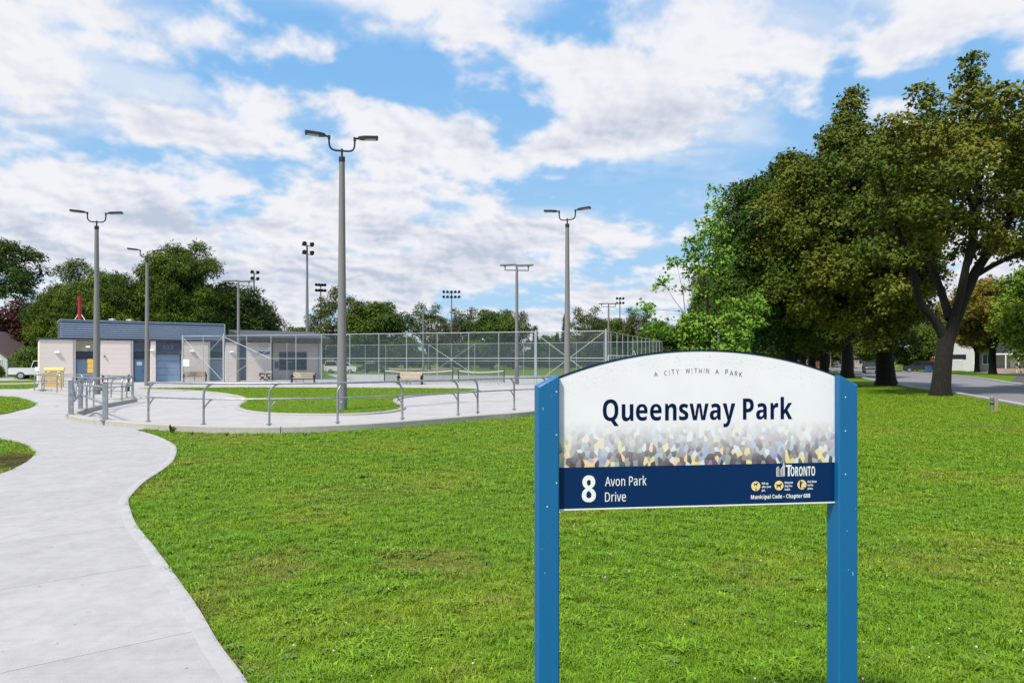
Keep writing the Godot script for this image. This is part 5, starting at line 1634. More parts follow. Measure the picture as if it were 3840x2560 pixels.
# ---------------------------------------------------------------- street, houses, vehicles
func vehicle(called: String, label: String, category: String, at: Vector3, turn: float, style: String, paint: Material) -> Node3D:
	# local x points forward
	var v = thing(called, label, category, at, turn)
	var L := 4.7
	var W := 1.82
	var low: PackedVector2Array
	var cab: PackedVector2Array
	var wx := 1.35
	var wr := 0.34
	if style == "pickup":
		L = 5.6
		W = 1.95
		wx = 1.75
		wr = 0.39
		low = PackedVector2Array([Vector2(-2.8, 0.52), Vector2(2.75, 0.42), Vector2(2.82, 0.85), Vector2(2.70, 1.12), Vector2(1.25, 1.20), Vector2(-2.75, 1.20), Vector2(-2.82, 1.0)])
		cab = PackedVector2Array([Vector2(-0.85, 1.20), Vector2(1.3, 1.20), Vector2(0.62, 1.86), Vector2(-0.65, 1.88)])
	elif style == "van":
		L = 5.0
		W = 1.95
		wx = 1.5
		low = PackedVector2Array([Vector2(-2.4, 0.35), Vector2(2.4, 0.30), Vector2(2.5, 0.75), Vector2(2.35, 1.0), Vector2(1.5, 1.12), Vector2(-2.45, 1.15), Vector2(-2.5, 0.7)])
		cab = PackedVector2Array([Vector2(-2.42, 1.15), Vector2(1.6, 1.12), Vector2(0.85, 1.80), Vector2(-2.25, 1.84)])
	elif style == "suv":
		L = 4.8
		W = 1.95
		wx = 1.42
		wr = 0.39
		low = PackedVector2Array([Vector2(-2.35, 0.45), Vector2(2.35, 0.42), Vector2(2.42, 0.8), Vector2(2.30, 1.08), Vector2(1.15, 1.18), Vector2(-2.35, 1.18), Vector2(-2.42, 0.8)])
		cab = PackedVector2Array([Vector2(-2.32, 1.18), Vector2(1.2, 1.18), Vector2(0.45, 1.82), Vector2(-2.05, 1.84)])
	else:
		low = PackedVector2Array([Vector2(-2.25, 0.30), Vector2(2.25, 0.26), Vector2(2.32, 0.6), Vector2(2.1, 0.82), Vector2(1.05, 0.95), Vector2(-1.7, 0.98), Vector2(-2.3, 0.92), Vector2(-2.33, 0.6)])
		cab = PackedVector2Array([Vector2(-1.75, 0.97), Vector2(1.1, 0.94), Vector2(0.25, 1.42), Vector2(-1.1, 1.44)])
	var b := MB.new()
	b.prism(low, -W * 0.5, W * 0.5)
	put("body", b.mesh(), paint, v)
	b = MB.new()
	b.prism(cab, -W * 0.43, W * 0.43)
	put("glass", b.mesh(), M.car_glass, v)
	b = MB.new()
	var lo = cab[0].y
	var hi = maxf(cab[2].y, cab[3].y)
	b.box(Vector3((cab[2].x + cab[3].x) * 0.5, hi + 0.01, 0), Vector3(absf(cab[2].x - cab[3].x) + 0.1, 0.07, W * 0.88), Basis.IDENTITY, 0.03)
	for s in [-1, 1]:
		var z = W * 0.435 * s
		b.bar(Vector3(cab[0].x, lo, z), Vector3(cab[3].x, hi, z), 0.09, 0.06)
		b.bar(Vector3(cab[1].x, lo, z), Vector3(cab[2].x, hi, z), 0.07, 0.06)
		b.bar(Vector3((cab[0].x + cab[1].x) * 0.5, lo, z), Vector3((cab[2].x + cab[3].x) * 0.5, hi, z), 0.09, 0.05)
	put("roof", b.mesh(), paint, v)
	for sx in [-1, 1]:
		for s in [-1, 1]:
			var xf = Transform3D(Basis(Vector3.RIGHT, PI * 0.5 * s), Vector3(wx * sx, wr, (W * 0.5 - 0.20) * s))
			b = MB.new()
			b.lathe([Vector2(0.0, 0.215), Vector2(wr * 0.6, 0.215), Vector2(wr * 0.95, 0.215), Vector2(wr, 0.17), Vector2(wr, 0.02), Vector2(0, 0.0)], 18, xf)
			var w = put("wheel", b.mesh(), M.rubber, v)
			b = MB.new()
			b.lathe([Vector2(0.0, 0.235), Vector2(wr * 0.35, 0.23), Vector2(wr * 0.62, 0.22), Vector2(wr * 0.62, 0.20)], 14, xf)
			put("rim", b.mesh(), M.chrome, w)
	for s in [-1, 1]:
		b = MB.new()
		b.box(Vector3(low[2].x - 0.06, low[2].y + 0.05, (W * 0.5 - 0.25) * s), Vector3(0.14, 0.16, 0.36), Basis.IDENTITY, 0.03)
		put("headlight", b.mesh(), M.lens, v)
		b = MB.new()
		b.box(Vector3(low[low.size() - 1].x + 0.04, low[2].y + 0.12, (W * 0.5 - 0.12) * s), Vector3(0.1, 0.34, 0.18), Basis.IDENTITY, 0.02)
		put("taillight", b.mesh(), M.tail_red, v)
	b = MB.new()
	b.box(Vector3(low[2].x + 0.02, 0.50, 0), Vector3(0.12, 0.2, W * 0.96), Basis.IDENTITY, 0.04)
	put("bumper", b.mesh(), M.grey_metal if style != "car" else paint, v)
	b = MB.new()
	b.box(Vector3(low[0].x - 0.06, 0.55, 0), Vector3(0.16, 0.2, W * 0.96), Basis.IDENTITY, 0.04)
	put("bumper", b.mesh(), M.grey_metal if style != "car" else paint, v)
	if style == "pickup":
		b = MB.new()
		b.box(Vector3(-1.78, 1.205, 0), Vector3(1.75, 0.03, W * 0.84))
		put("load_bed", b.mesh(), M.black, v)
	return v

func house(called: String, label: String, at: Vector3, turn: float, w: float, d: float, hw: float, hr: float, wall: Material, roof: Material, wins: Array, door: Array, gable_front := true) -> Node3D:
	# local z is the front; the gable faces the front when gable_front
	var o = thing(called, label, "house", at, turn)
	var b := MB.new()
	var xf = Transform3D.IDENTITY if gable_front else Transform3D(Basis(Vector3.UP, PI * 0.5), Vector3.ZERO)
	var pw = w if gable_front else d
	var pd = d if gable_front else w
	b.prism(PackedVector2Array([Vector2(-pw * 0.5, 0), Vector2(pw * 0.5, 0), Vector2(pw * 0.5, hw), Vector2(0, hw + hr - 0.1), Vector2(-pw * 0.5, hw)]), -pd * 0.5, pd * 0.5, xf)
	put("wall", b.mesh(), wall, o)
	b = MB.new()
	for s in [-1, 1]:
		var e0 = Vector2(pw * 0.5 + 0.45, hw - 0.45 * hr / (pw * 0.5)) * Vector2(s, 1)
		var e1 = Vector2(0, hw + hr)
		b.prism(PackedVector2Array([e0, e1, e1 + Vector2(0, 0.16), e0 + Vector2(0.02 * s, 0.16)]), -pd * 0.5 - 0.4, pd * 0.5 + 0.4, xf)
	put("roof", b.mesh(), roof, o)
	for q in wins:
		b = MB.new()
		b.box(Vector3(q[0], q[1], d * 0.5 + 0.03), Vector3(q[2] + 0.2, q[3] + 0.2, 0.08), Basis.IDENTITY, 0.01)
		var fr = put("window", b.mesh(), M.white_paint, o)
		b = MB.new()
		for k in 2:
			b.box(Vector3(q[0] + (k - 0.5) * q[2] * 0.5, q[1], d * 0.5 + 0.06), Vector3(q[2] * 0.5 - 0.05, q[3], 0.04))
		put("pane", b.mesh(), M.window_glass, fr)
	if door.size():
		b = MB.new()
		b.box(Vector3(door[0], 1.05, d * 0.5 + 0.04), Vector3(0.95, 2.1, 0.08), Basis.IDENTITY, 0.01)
		put("door", b.mesh(), door[1], o)
	b = MB.new()
	b.box(Vector3(w * 0.22, hw + hr * 0.75, -d * 0.15), Vector3(0.6, hr * 0.9, 0.6))
	if not gable_front:
		put("chimney", b.mesh(), M.brick_red, o)
	return o

func make_street() -> void:
	var near_edge := smooth_path([Vector2(2.0, 26.0), Vector2(10.0, 1.0)] + [Vector2(16.933, -17.778), Vector2(21.28, -28.952), Vector2(25.733, -40.805), Vector2(30.933, -56.822), Vector2(48.45, -101.333), Vector2(65.957, -144.762), Vector2(89.173, -202.667)], 3, false)
	var far_edge := smooth_path([Vector2(10.5, 28.0), Vector2(18.3, 4.0), Vector2(26.5, -22.0)] + [Vector2(40.115, -54.578), Vector2(48.295, -70.698), Vector2(57.34, -90.746), Vector2(75.223, -138.182), Vector2(90.418, -178.824), Vector2(119.617, -264.348)], 3, false)
	var rp := PackedVector2Array(near_edge)
	for i in range(far_edge.size() - 1, -1, -1):
		rp.append(far_edge[i])
	road_poly = rp
	var b := MB.new()
	b.slab(rp, -0.02, 0.012)
	structure("road", b, M.asphalt, "grey asphalt street running past the row of maples")
	for q in [[near_edge, "pale concrete kerb along the park side of the street"], [far_edge, "pale concrete kerb along the house side of the street"]]:
		b = MB.new()
		b.ribbon(q[0], 0.28, -0.02, 0.13, false, 0.03)
		structure("street_kerb", b, M.concrete, q[1])
	b = MB.new()
	b.slab(PackedVector2Array([Vector2(86.917, -133.333), Vector2(77.048, -104.828), Vector2(60.502, -59.608), Vector2(54.133, -53.333), Vector2(68.751, -93.538), Vector2(80.557, -123.577)]), -0.02, 0.016)
	structure("sidewalk", b, M.concrete, "thin pale sidewalk crossing the lawns in front of the porch house")
	b = MB.new()
	b.slab(PackedVector2Array([Vector2(43.396, -60.8), Vector2(38.748, -49.836), Vector2(71.624, -92.121), Vector2(68.049, -93.538)]), -0.02, 0.02)
	structure("driveway", b, M.driveway, "dark asphalt driveway beside the porch house lawn")
	# houses across the street
	var ha = house("house", "white house with a pale blue garage door behind the gold maple", Vector3(90.65, 0, -140), -0.75, 9.5, 8.0, 3.4, 3.2, M.siding_white, M.shingle_grey, [[3.2, 2.0, 1.1, 1.3]], [])
	for i in 4:
		b = MB.new()
		b.box(Vector3(-0.8, 0.30 + i * 0.56, 4.05), Vector3(3.0, 0.53, 0.08), Basis.IDENTITY, 0.02)
		put("garage_panel", b.mesh(), M.siding_white, ha)
	b = MB.new()
	b.box(Vector3(-0.8, 2.75, 4.04), Vector3(4.2, 0.9, 0.1))
	put("garage_header", b.mesh(), M.paint_navy, ha)
	b = MB.new()
	b.box(Vector3(-4.0, 1.3, 4.1), Vector3(1.8, 2.6, 0.12))
	put("fence_panel", b.mesh(), M.brick_red, ha)
	var hb = house("house", "grey house with white porch posts and pink stone steps", Vector3(85.476, 0, -118), -0.75, 10.5, 8.5, 4.6, 3.4, M.siding_grey, M.shingle_grey, [[-3.4, 2.2, 1.3, 1.5], [3.6, 2.2, 1.3, 1.5]], [0.2, M.white_paint])
	b = MB.new()
	b.box(Vector3(0.3, 3.05, 5.3), Vector3(5.2, 0.22, 2.3), Basis.IDENTITY, 0.02)
	put("porch_roof", b.mesh(), M.white_paint, hb)
	for x in [-2.1, -0.6, 1.1, 2.7]:
		b = MB.new()
		b.box(Vector3(x, 1.85, 6.3), Vector3(0.16, 2.3, 0.16), Basis.IDENTITY, 0.02)
		put("porch_post", b.mesh(), M.white_paint, hb)
	b = MB.new()
	b.box(Vector3(0.3, 0.35, 5.3), Vector3(5.2, 0.7, 2.3))
	put("porch_base", b.mesh(), M.stone_pink, hb)
	for i in 4:
		b = MB.new()
		b.box(Vector3(1.9, 0.09 + i * 0.17, 7.5 - i * 0.3), Vector3(1.6, 0.17, 0.34))
		put("step", b.mesh(), M.stone_pink, hb)
	b = MB.new()
	b.tube([Vector3(1.05, 0.0, 7.7), Vector3(1.05, 0.95, 7.6), Vector3(1.05, 1.65, 6.5)], [0.035], 6)
	put("stair_rail", b.mesh(), M.white_paint, hb)
	b = MB.new()
	b.tube([Vector3(2.75, 0.0, 7.7), Vector3(2.75, 0.95, 7.6), Vector3(2.75, 1.65, 6.5)], [0.035], 6)
	put("stair_rail", b.mesh(), M.white_paint, hb)
	house("house", "grey bungalow glimpsed between the dark maple trunks", Vector3(106.022, 0, -215), -0.6, 12.0, 9.0, 3.0, 2.6, M.siding_grey, M.shingle_grey, [[-3.0, 1.6, 1.6, 1.2], [2.5, 1.6, 1.6, 1.2]], [0.0, M.brick_red], false)
	house("house", "low brick house at the end of the street beyond the bare saplings", Vector3(104.134, 0, -235), -0.4, 13.0, 9.0, 3.0, 2.4, M.brick_red, M.shingle_roof, [[-3.4, 1.6, 1.8, 1.2], [3.0, 1.6, 1.8, 1.2]], [0.3, M.paint_navy], false)
	house("house", "brick house hidden behind the young maple across the lawn", Vector3(68.775, 0, -210), 0.2, 12.0, 9.0, 3.2, 2.8, M.brick_red, M.shingle_grey, [[-3.0, 1.7, 1.6, 1.2], [3.0, 1.7, 1.6, 1.2]], [0.3, M.white_paint], false)
	# vehicles
	vehicle("suv", "dark blue SUV driving between the maple trunks", "suv", Vector3(55.62, 0, -108) + Vector3(0, 0.012, 0), -1.95, "suv", M.paint_navy)
	vehicle("parked_car", "dark car parked under the dense tree across the road", "car", Vector3(69.03, 0, -118), 2.6, "suv", M.paint_dark)
	var bin = thing("recycling_bin", "blue wheeled recycling bin by the dark parked car", "bin", Vector3(66.99, 0, -112), 0.4)
	b = MB.new()
	b.prism(PackedVector2Array([Vector2(-0.26, 0.06), Vector2(0.26, 0.06), Vector2(0.34, 1.02), Vector2(-0.34, 1.02)]), -0.3, 0.3)
	put("body", b.mesh(), M.bin_blue, bin)
	b = MB.new()
	b.box(Vector3(0, 1.06, 0), Vector3(0.76, 0.07, 0.68), Basis.IDENTITY, 0.02)
	put("lid", b.mesh(), M.bin_blue, bin)
	for s in [-1, 1]:
		b = MB.new()
		b.lathe([Vector2(0, 0.03), Vector2(0.11, 0.03), Vector2(0.11, -0.03), Vector2(0, -0.03)], 10, Transform3D(Basis(Vector3.RIGHT, PI * 0.5), Vector3(-0.26, 0.11, 0.3 * s)))
		put("wheel", b.mesh(), M.rubber, bin)
	# two bare saplings with watering bags
	var rng := RandomNumberGenerator.new()
	rng.seed = 8
	for q in [[Vector3(42.09, 0, -92), "bare pale sapling whip, the taller of two by the road", 5.9], [Vector3(40.689, 0, -86), "bare pale sapling with a dark green bag at its base", 5.2]]:
		var sp = thing("sapling", q[1], "tree", q[0], 0.0, "bare saplings by the road")
		b = MB.new()
		b.tube([Vector3.ZERO, Vector3(0.03, q[2] * 0.5, 0), Vector3(0, q[2], 0)], [0.055, 0.04, 0.012], 6)
		for i in 26:
			var y = q[2] * rng.randf_range(0.42, 0.97)
			var an = rng.randf() * TAU
			var l = rng.randf_range(0.5, 1.3) * (1.15 - y / q[2])
			var d = Vector3(cos(an), 0.9, sin(an)).normalized() * l * 1.3
			b.tube([Vector3(0, y, 0), Vector3(0, y, 0) + d * 0.5 - Vector3(0, 0.05, 0), Vector3(0, y, 0) + d], [0.026, 0.018, 0.008], 4, false)
			for k in 2:
				var f = Vector3(0, y, 0) + d * rng.randf_range(0.4, 0.9)
				var e = Vector3(rng.randfn(), 0.8, rng.randfn()).normalized() * l * 0.4
				b.tube([f, f + e], [0.014, 0.006], 4, false)
		put("trunk", b.mesh(), M.light_twig, sp)
		b = MB.new()
		b.lathe([Vector2(0.0, 0.75), Vector2(0.10, 0.72), Vector2(0.22, 0.35), Vector2(0.27, 0.0)], 10)
		put("watering_bag", b.mesh(), M.green_paint, sp)
	# pale utility pole behind the young maple
	var up = thing("utility_pole", "pale utility pole behind the young bright green maple", "pole", Vector3(24.938, 0, -84))
	b = MB.new()
	b.tube([Vector3.ZERO, Vector3(0, 9.4, 0)], [0.17, 0.12], 10)
	put("pole", b.mesh(), M.pole_concrete, up)
	b = MB.new()
	b.tube([Vector3(0, 3.2, 0), Vector3(1.6, 4.1, 0)], [0.03], 6)
	put("brace", b.mesh(), M.white_paint, up)
	# hydrant marker between the far trunks
	var yl = thing("hydrant_marker", "small yellow marker between the dark trunks behind the sign", "marker", Vector3(43.038, 0, -110))
	b = MB.new()
	b.tube([Vector3.ZERO, Vector3(0, 1.6, 0)], [0.04], 6)
	put("post", b.mesh(), M.grey_metal, yl)
	b = MB.new()
	b.box(Vector3(0, 1.75, 0.04), Vector3(0.55, 0.75, 0.04), Basis.IDENTITY, 0.01)
	put("plate", b.mesh(), M.yellow_deep, yl)
	# stakes in the verge
	var st = thing("survey_stake", "pale wooden survey stake in the grass near the road", "stake", Vector3(17.937, 0, -25.763), 0.3)
	b = MB.new()
	b.prism(PackedVector2Array([Vector2(-0.055, -0.1), Vector2(0.055, -0.1), Vector2(0.055, 0.52), Vector2(0.03, 0.57), Vector2(-0.03, 0.57), Vector2(-0.055, 0.52)]), -0.02, 0.02)
	put("board", b.mesh(), M.wood_stake, st)
	var vp = thing("vent_pipe", "grey capped pipe standing beside the wooden survey stake", "pipe", Vector3(17.928, 0, -25.983))
	b = MB.new()
	b.lathe([Vector2(0.0, 0.60), Vector2(0.03, 0.60), Vector2(0.075, 0.55), Vector2(0.075, 0.46), Vector2(0.055, 0.45), Vector2(0.055, -0.05)], 10)
	put("pipe", b.mesh(), M.grey_metal, vp)
	b = MB.new()
	b.lathe([Vector2(0.062, 0.34), Vector2(0.07, 0.33), Vector2(0.07, 0.29), Vector2(0.062, 0.28)], 10)
	put("strap", b.mesh(), M.black, vp)

func make_background() -> void:
	house("house", "white house with a grey-pink shingle roof at the picture edge", Vector3(-68.425, 0, -92), 0.12, 8.2, 9.0, 2.5, 3.2, M.siding_white, M.shingle_roof, [[-2.0, 1.5, 1.0, 1.2], [2.9, 1.5, 0.9, 1.1]], [0.4, M.paint_grey])
	vehicle("pickup_truck", "white pickup truck parked on the driveway beside the clubhouse", "pickup truck", Vector3(-49.229, 0, -73) + Vector3(0.0, 0.01, 0), 0.42, "pickup", M.paint_white)
	vehicle("pickup_truck", "silver-white pickup truck at the picture edge behind the parked white one", "pickup truck", Vector3(-61.9, 0, -80) + Vector3(0, 0.01, 0), 0.15, "pickup", M.paint_white)
	var sd = thing("mailbox_post", "small white post box beside the clubhouse corner", "post box", Vector3(-40.608, 0, -59.608))
	var b := MB.new()
	b.box(Vector3(0, 0.55, 0), Vector3(0.12, 1.1, 0.12))
	put("post", b.mesh(), M.white_paint, sd)
	b = MB.new()
	b.box(Vector3(0, 1.2, 0), Vector3(0.4, 0.35, 0.3), Basis.IDENTITY, 0.04)
	put("box", b.mesh(), M.white_paint, sd)
	vehicle("van", "white van parked beyond the court fence behind the tall lamp post", "van", Vector3(-27.019, 0, -110), 0.1, "van", M.paint_white)
	vehicle("parked_car", "dark sedan parked beside the white van beyond the courts", "car", Vector3(-23.128, 0, -116), -0.15, "car", M.paint_dark)
	house("house", "pink gabled house across the playing field behind the crossarm pole", Vector3(1.406, 0, -225), 0.1, 11.0, 9.0, 4.2, 4.6, M.siding_pink, M.shingle_grey, [[-2.4, 1.6, 1.4, 1.4], [2.4, 1.6, 1.4, 1.4], [0.0, 5.2, 1.4, 1.4]], [0.0, M.white_paint])
	house("house", "pale grey gabled house across the field next to the pink one", Vector3(5.55, 0, -222), -0.1, 9.5, 9.0, 4.0, 4.4, M.siding_white, M.shingle_roof, [[-2.0, 1.6, 1.4, 1.4], [2.2, 1.6, 1.4, 1.4], [0.0, 5.0, 1.2, 1.3]], [0.3, M.brick_red])
	house("house", "low house across the field seen through the braced corner gate", Vector3(14.1, 0, -235), 0.0, 12.0, 9.0, 2.8, 2.6, M.siding_grey, M.shingle_grey, [[-3.0, 1.5, 1.6, 1.2], [3.0, 1.5, 1.6, 1.2]], [0.0, M.white_paint], false)
	# low shrubs at the far edge of the field
	var rng := RandomNumberGenerator.new()
	rng.seed = 3
	var h0 = tree("shrub", "dark shrub at the far field edge behind the sandy diamond", Vector3(-27.675, 0, -205), {
		"seed": 71, "h": 5.0, "r": Vector3(4.6, 2.3, 2.6), "c": Vector3(0, 2.4, 0), "fork": 0.6, "trunk": 0.12, "limbs": 6, "blob": 1.4, "n": 22, "gap": 0.6, "per": 16.0, "leaf": 0.8, "spray": "oval", "ca": Color(0.02, 0.045, 0.012), "cb": Color(0.06, 0.085, 0.02), "twigs": 0, "category": "shrub"}, "shrubs along the far field edge")
	var names := ["dark shrub left of the sandy diamond beyond the dark sedan", "dark shrub behind the ten-lamp floodlight pole", "shrub far behind the gap between the two nets", "shrub far behind the shorter tennis net", "shrub in front of the pink gabled house", "shrub in front of the pale gabled house", "shrub beyond the field near the spruces", "shrub beyond the field behind the corner gate brace", "shrub beyond the field at the fence corner", "shrub beyond the field behind the receding fence", "shrub far behind the end of the receding fence"]
	names[0] = "dark shrub beyond the dark sedan, beside the sandy diamond"
	var xs := [Vector2(-34.96, -202.667), Vector2(-17.86, -202.667), Vector2(-14.693, -202.667), Vector2(-8.36, -202.667), Vector2(-1.393, -202.667), Vector2(5.827, -202.667), Vector2(10.893, -202.667), Vector2(16.973, -202.667), Vector2(22.293, -202.667), Vector2(30.907, -202.667), Vector2(38.507, -202.667)]
	for i in xs.size():
		dup(h0, "shrub", names[i], v3(xs[i]), i * 1.3, rng.randf_range(0.8, 1.25))

# ---------------------------------------------------------------- lamps and floodlights
func make_lamps() -> void:
	var at = Vector3(-6.404, 0, -26.207)
	var lp = thing("lamp_post", "tallest concrete lamp post with two flat black lamp heads on the grass island", "lamp post", at, 0.27, "twin lamp posts along the trail")
	var H := 9.55
	var b := MB.new()
	b.tube([Vector3(0, -0.1, 0), Vector3(0, 0.02, 0), Vector3(0, 0.9, 0), Vector3(0, 5.0, 0), Vector3(0, H - 0.02, 0), Vector3(0, H, 0)], [0.20, 0.196, 0.182, 0.142, 0.103, 0.097], 20)
	put("pole", b.mesh(), M.pole_concrete, lp)
	b = MB.new()
	b.lathe([Vector2(0.0, H + 0.03), Vector2(0.11, H + 0.03), Vector2(0.118, H), Vector2(0.118, H - 0.16), Vector2(0.104, H - 0.17)], 16)
	put("pole_cap", b.mesh(), M.dark_metal, lp)
	b = MB.new()
	b.tube([Vector3(0, H, 0), Vector3(0, H + 0.33, 0)], [0.042], 10)
	var pts := []
	for s in [-1, 1]:
		for q in [[0.47, 0.76], [0.47, 0.55], [0.455, 0.42], [0.41, 0.33], [0.33, 0.275], [0.22, 0.255]]:
			if s == -1:
				pts.append(Vector3(-q[0], H + q[1], 0))
			else:
				pts.insert(6, Vector3(q[0], H + q[1], 0))
	b.tube(pts, [0.036], 10)
	put("bracket", b.mesh(), M.dark_metal, lp)
	for s in [-1.0, 1.0]:
		b = MB.new()
		b.tube([Vector3(0.47 * s, H + 0.66, 0), Vector3(0.47 * s, H + 0.80, 0)], [0.05], 8)
		b.tube([Vector3(0.46 * s, H + 0.75, 0), Vector3(0.62 * s, H + 0.775, 0)], [0.04], 8)
		var ob := PackedVector2Array([Vector2(0.60, -0.055), Vector2(0.72, -0.14), Vector2(0.82, -0.17), Vector2(1.30, -0.17), Vector2(1.34, -0.14), Vector2(1.34, 0.14), Vector2(1.30, 0.17), Vector2(0.82, 0.17), Vector2(0.72, 0.14), Vector2(0.60, 0.055)])
		var pq := PackedVector2Array()
		for p in ob:
			pq.append(Vector2(p.x * s, p.y))
		var tilt = Basis(Vector3.BACK, 0.07 * s)
		b.prism(pq, -0.05, 0.042, Transform3D(tilt * Basis(Vector3.RIGHT, -PI * 0.5), Vector3(0, H + 0.75, 0)))
		for i in 5:
			b.box(Vector3(0, H + 0.75, 0) + tilt * Vector3((0.86 + i * 0.1) * s, 0.05, 0), Vector3(0.03, 0.016, 0.26), tilt)
		var hd = put("lamp_head", b.mesh(), M.dark_metal, lp)
		b = MB.new()
		b.box(Vector3(0, H + 0.75, 0) + tilt * Vector3(1.05 * s, -0.058, 0), Vector3(0.42, 0.012, 0.26), tilt)
		put("lens", b.mesh(), M.lens, hd)
	var co := MB.new()
	co.box(Vector3(0, 0.55, 0.185), Vector3(0.10, 0.20, 0.03), Basis.IDENTITY, 0.008)
	put("hand_hole", co.mesh(), M.grey_metal, lp)
	dup(lp, "lamp_post", "lamp post with twin black heads in front of the cream wall by the gate", Vector3(-23.636, 0, -39.6), 0.24)
	dup(lp, "lamp_post", "pale-headed lamp post in front of the blue door", Vector3(-27.792, 0, -53), 0.30)
	dup(lp, "lamp_post", "lamp post with twin heads standing behind the sign's blue post", Vector3(3.096, 0, -39), -0.36)
	# court floodlights: T-shaped
	var cf = thing("court_floodlight", "court floodlight pole with double crossarm in front of the nets", "floodlight", Vector3(0.387, 0, -56.296), 0.12, "court floodlights")
	H = 9.35
	b = MB.new()
	b.tube([Vector3(0, -0.1, 0), Vector3(0, 4.5, 0), Vector3(0, H, 0)], [0.185, 0.14, 0.105], 14)
	put("pole", b.mesh(), M.pole_concrete, cf)
	b = MB.new()
	b.box(Vector3(0, H - 0.12, 0), Vector3(2.0, 0.09, 0.09), Basis.IDENTITY, 0.01)
	b.box(Vector3(0, H + 0.12, 0), Vector3(0.16, 0.5, 0.16), Basis.IDENTITY, 0.02)
	for s in [-1, 1]:
		b.box(Vector3(0.95 * s, H + 0.05, 0), Vector3(0.07, 0.4, 0.07))
	put("crossarm", b.mesh(), M.grey_metal, cf)
	for s in [-1.0, 1.0]:
		b = MB.new()
		b.box(Vector3(0.72 * s, H + 0.30, 0.0), Vector3(1.28, 0.13, 0.34), Basis(Vector3.BACK, 0.05), 0.03)
		b.box(Vector3(0.95 * s, H + 0.2, 0), Vector3(0.16, 0.16, 0.16), Basis.IDENTITY, 0.03)
		var hd = put("lamp_head", b.mesh(), M.grey_metal, cf)
		b = MB.new()
		b.box(Vector3(0.72 * s, H + 0.228, 0.0), Vector3(1.1, 0.012, 0.26), Basis(Vector3.BACK, 0.05))
		put("lens", b.mesh(), M.lens, hd)
	dup(cf, "court_floodlight", "court floodlight pole with crossarm before the clubhouse's blue recess", Vector3(-24.531, 0, -62.4), 0.2, 0.94)
	dup(cf, "court_floodlight", "distant court floodlight among the trees behind the benches", Vector3(-13.77, 0, -108), 0.1)
	dup(cf, "court_floodlight", "court floodlight over the fence corner beyond the receding fence", Vector3(13.043, 0, -94), 0.05)
	# ball park floodlights: rows of round lamps
	var specs := [
		["tall floodlight mast with stepped lamp arms behind the clubhouse roof", Vector3(-27.671, 0, -94), 17.586, 2, 2, 1.1, 0.8],
		["floodlight mast half hidden by the airy tree behind the tall lamp post", Vector3(-39.875, 0, -145), 17.669, 2, 4, 0.55, 0.3],
		["floodlight mast with two rows of five round lamps", Vector3(-13.9, 0, -160), 17.7, 2, 5, 0.86, 0.0],
		["floodlight mast with two rows of three round lamps over the receding fence", Vector3(27.59, 0, -178), 17.809, 2, 3, 0.80, 0.1],
		["floodlight mast with uneven twin arms above the loose tree", Vector3(-46.699, 0, -126), 17.886, 2, 2, 1.1, 0.9]]
	for q in specs:
		var m = thing("ball_floodlight", q[0], "floodlight", q[1], q[6], "floodlight masts of the ball field")
		var h: float = q[2]
		b = MB.new()
		b.tube([Vector3.ZERO, Vector3(0, h * 0.5, 0), Vector3(0, h, 0)], [0.26, 0.2, 0.12], 10)
		put("mast", b.mesh(), M.grey_metal if q[6] > 0.7 else M.pole_concrete, m)
		for r in q[3]:
			var y = h - 0.15 - r * 1.15
			var half = q[5] * (q[4] - 1) * 0.5
			b = MB.new()
			b.box(Vector3(0, y, 0.08), Vector3(half * 2.0 + 0.6, 0.09, 0.09))
			put("crossarm", b.mesh(), M.grey_metal, m)
			for k in q[4]:
				b = MB.new()
				var x = -half + k * q[5]
				var bs = Basis(Vector3.UP, x * 0.25) * Basis(Vector3.RIGHT, PI * 0.5 + 0.5)
				b.lathe([Vector2(0.0, -0.34), Vector2(0.12, -0.32), Vector2(0.2, -0.1), Vector2(0.33, 0.12), Vector2(0.34, 0.16), Vector2(0.0, 0.13)], 12, Transform3D(bs, Vector3(x, y + 0.28, 0.2)))
				put("lamp_head", b.mesh(), M.dark_metal, m)

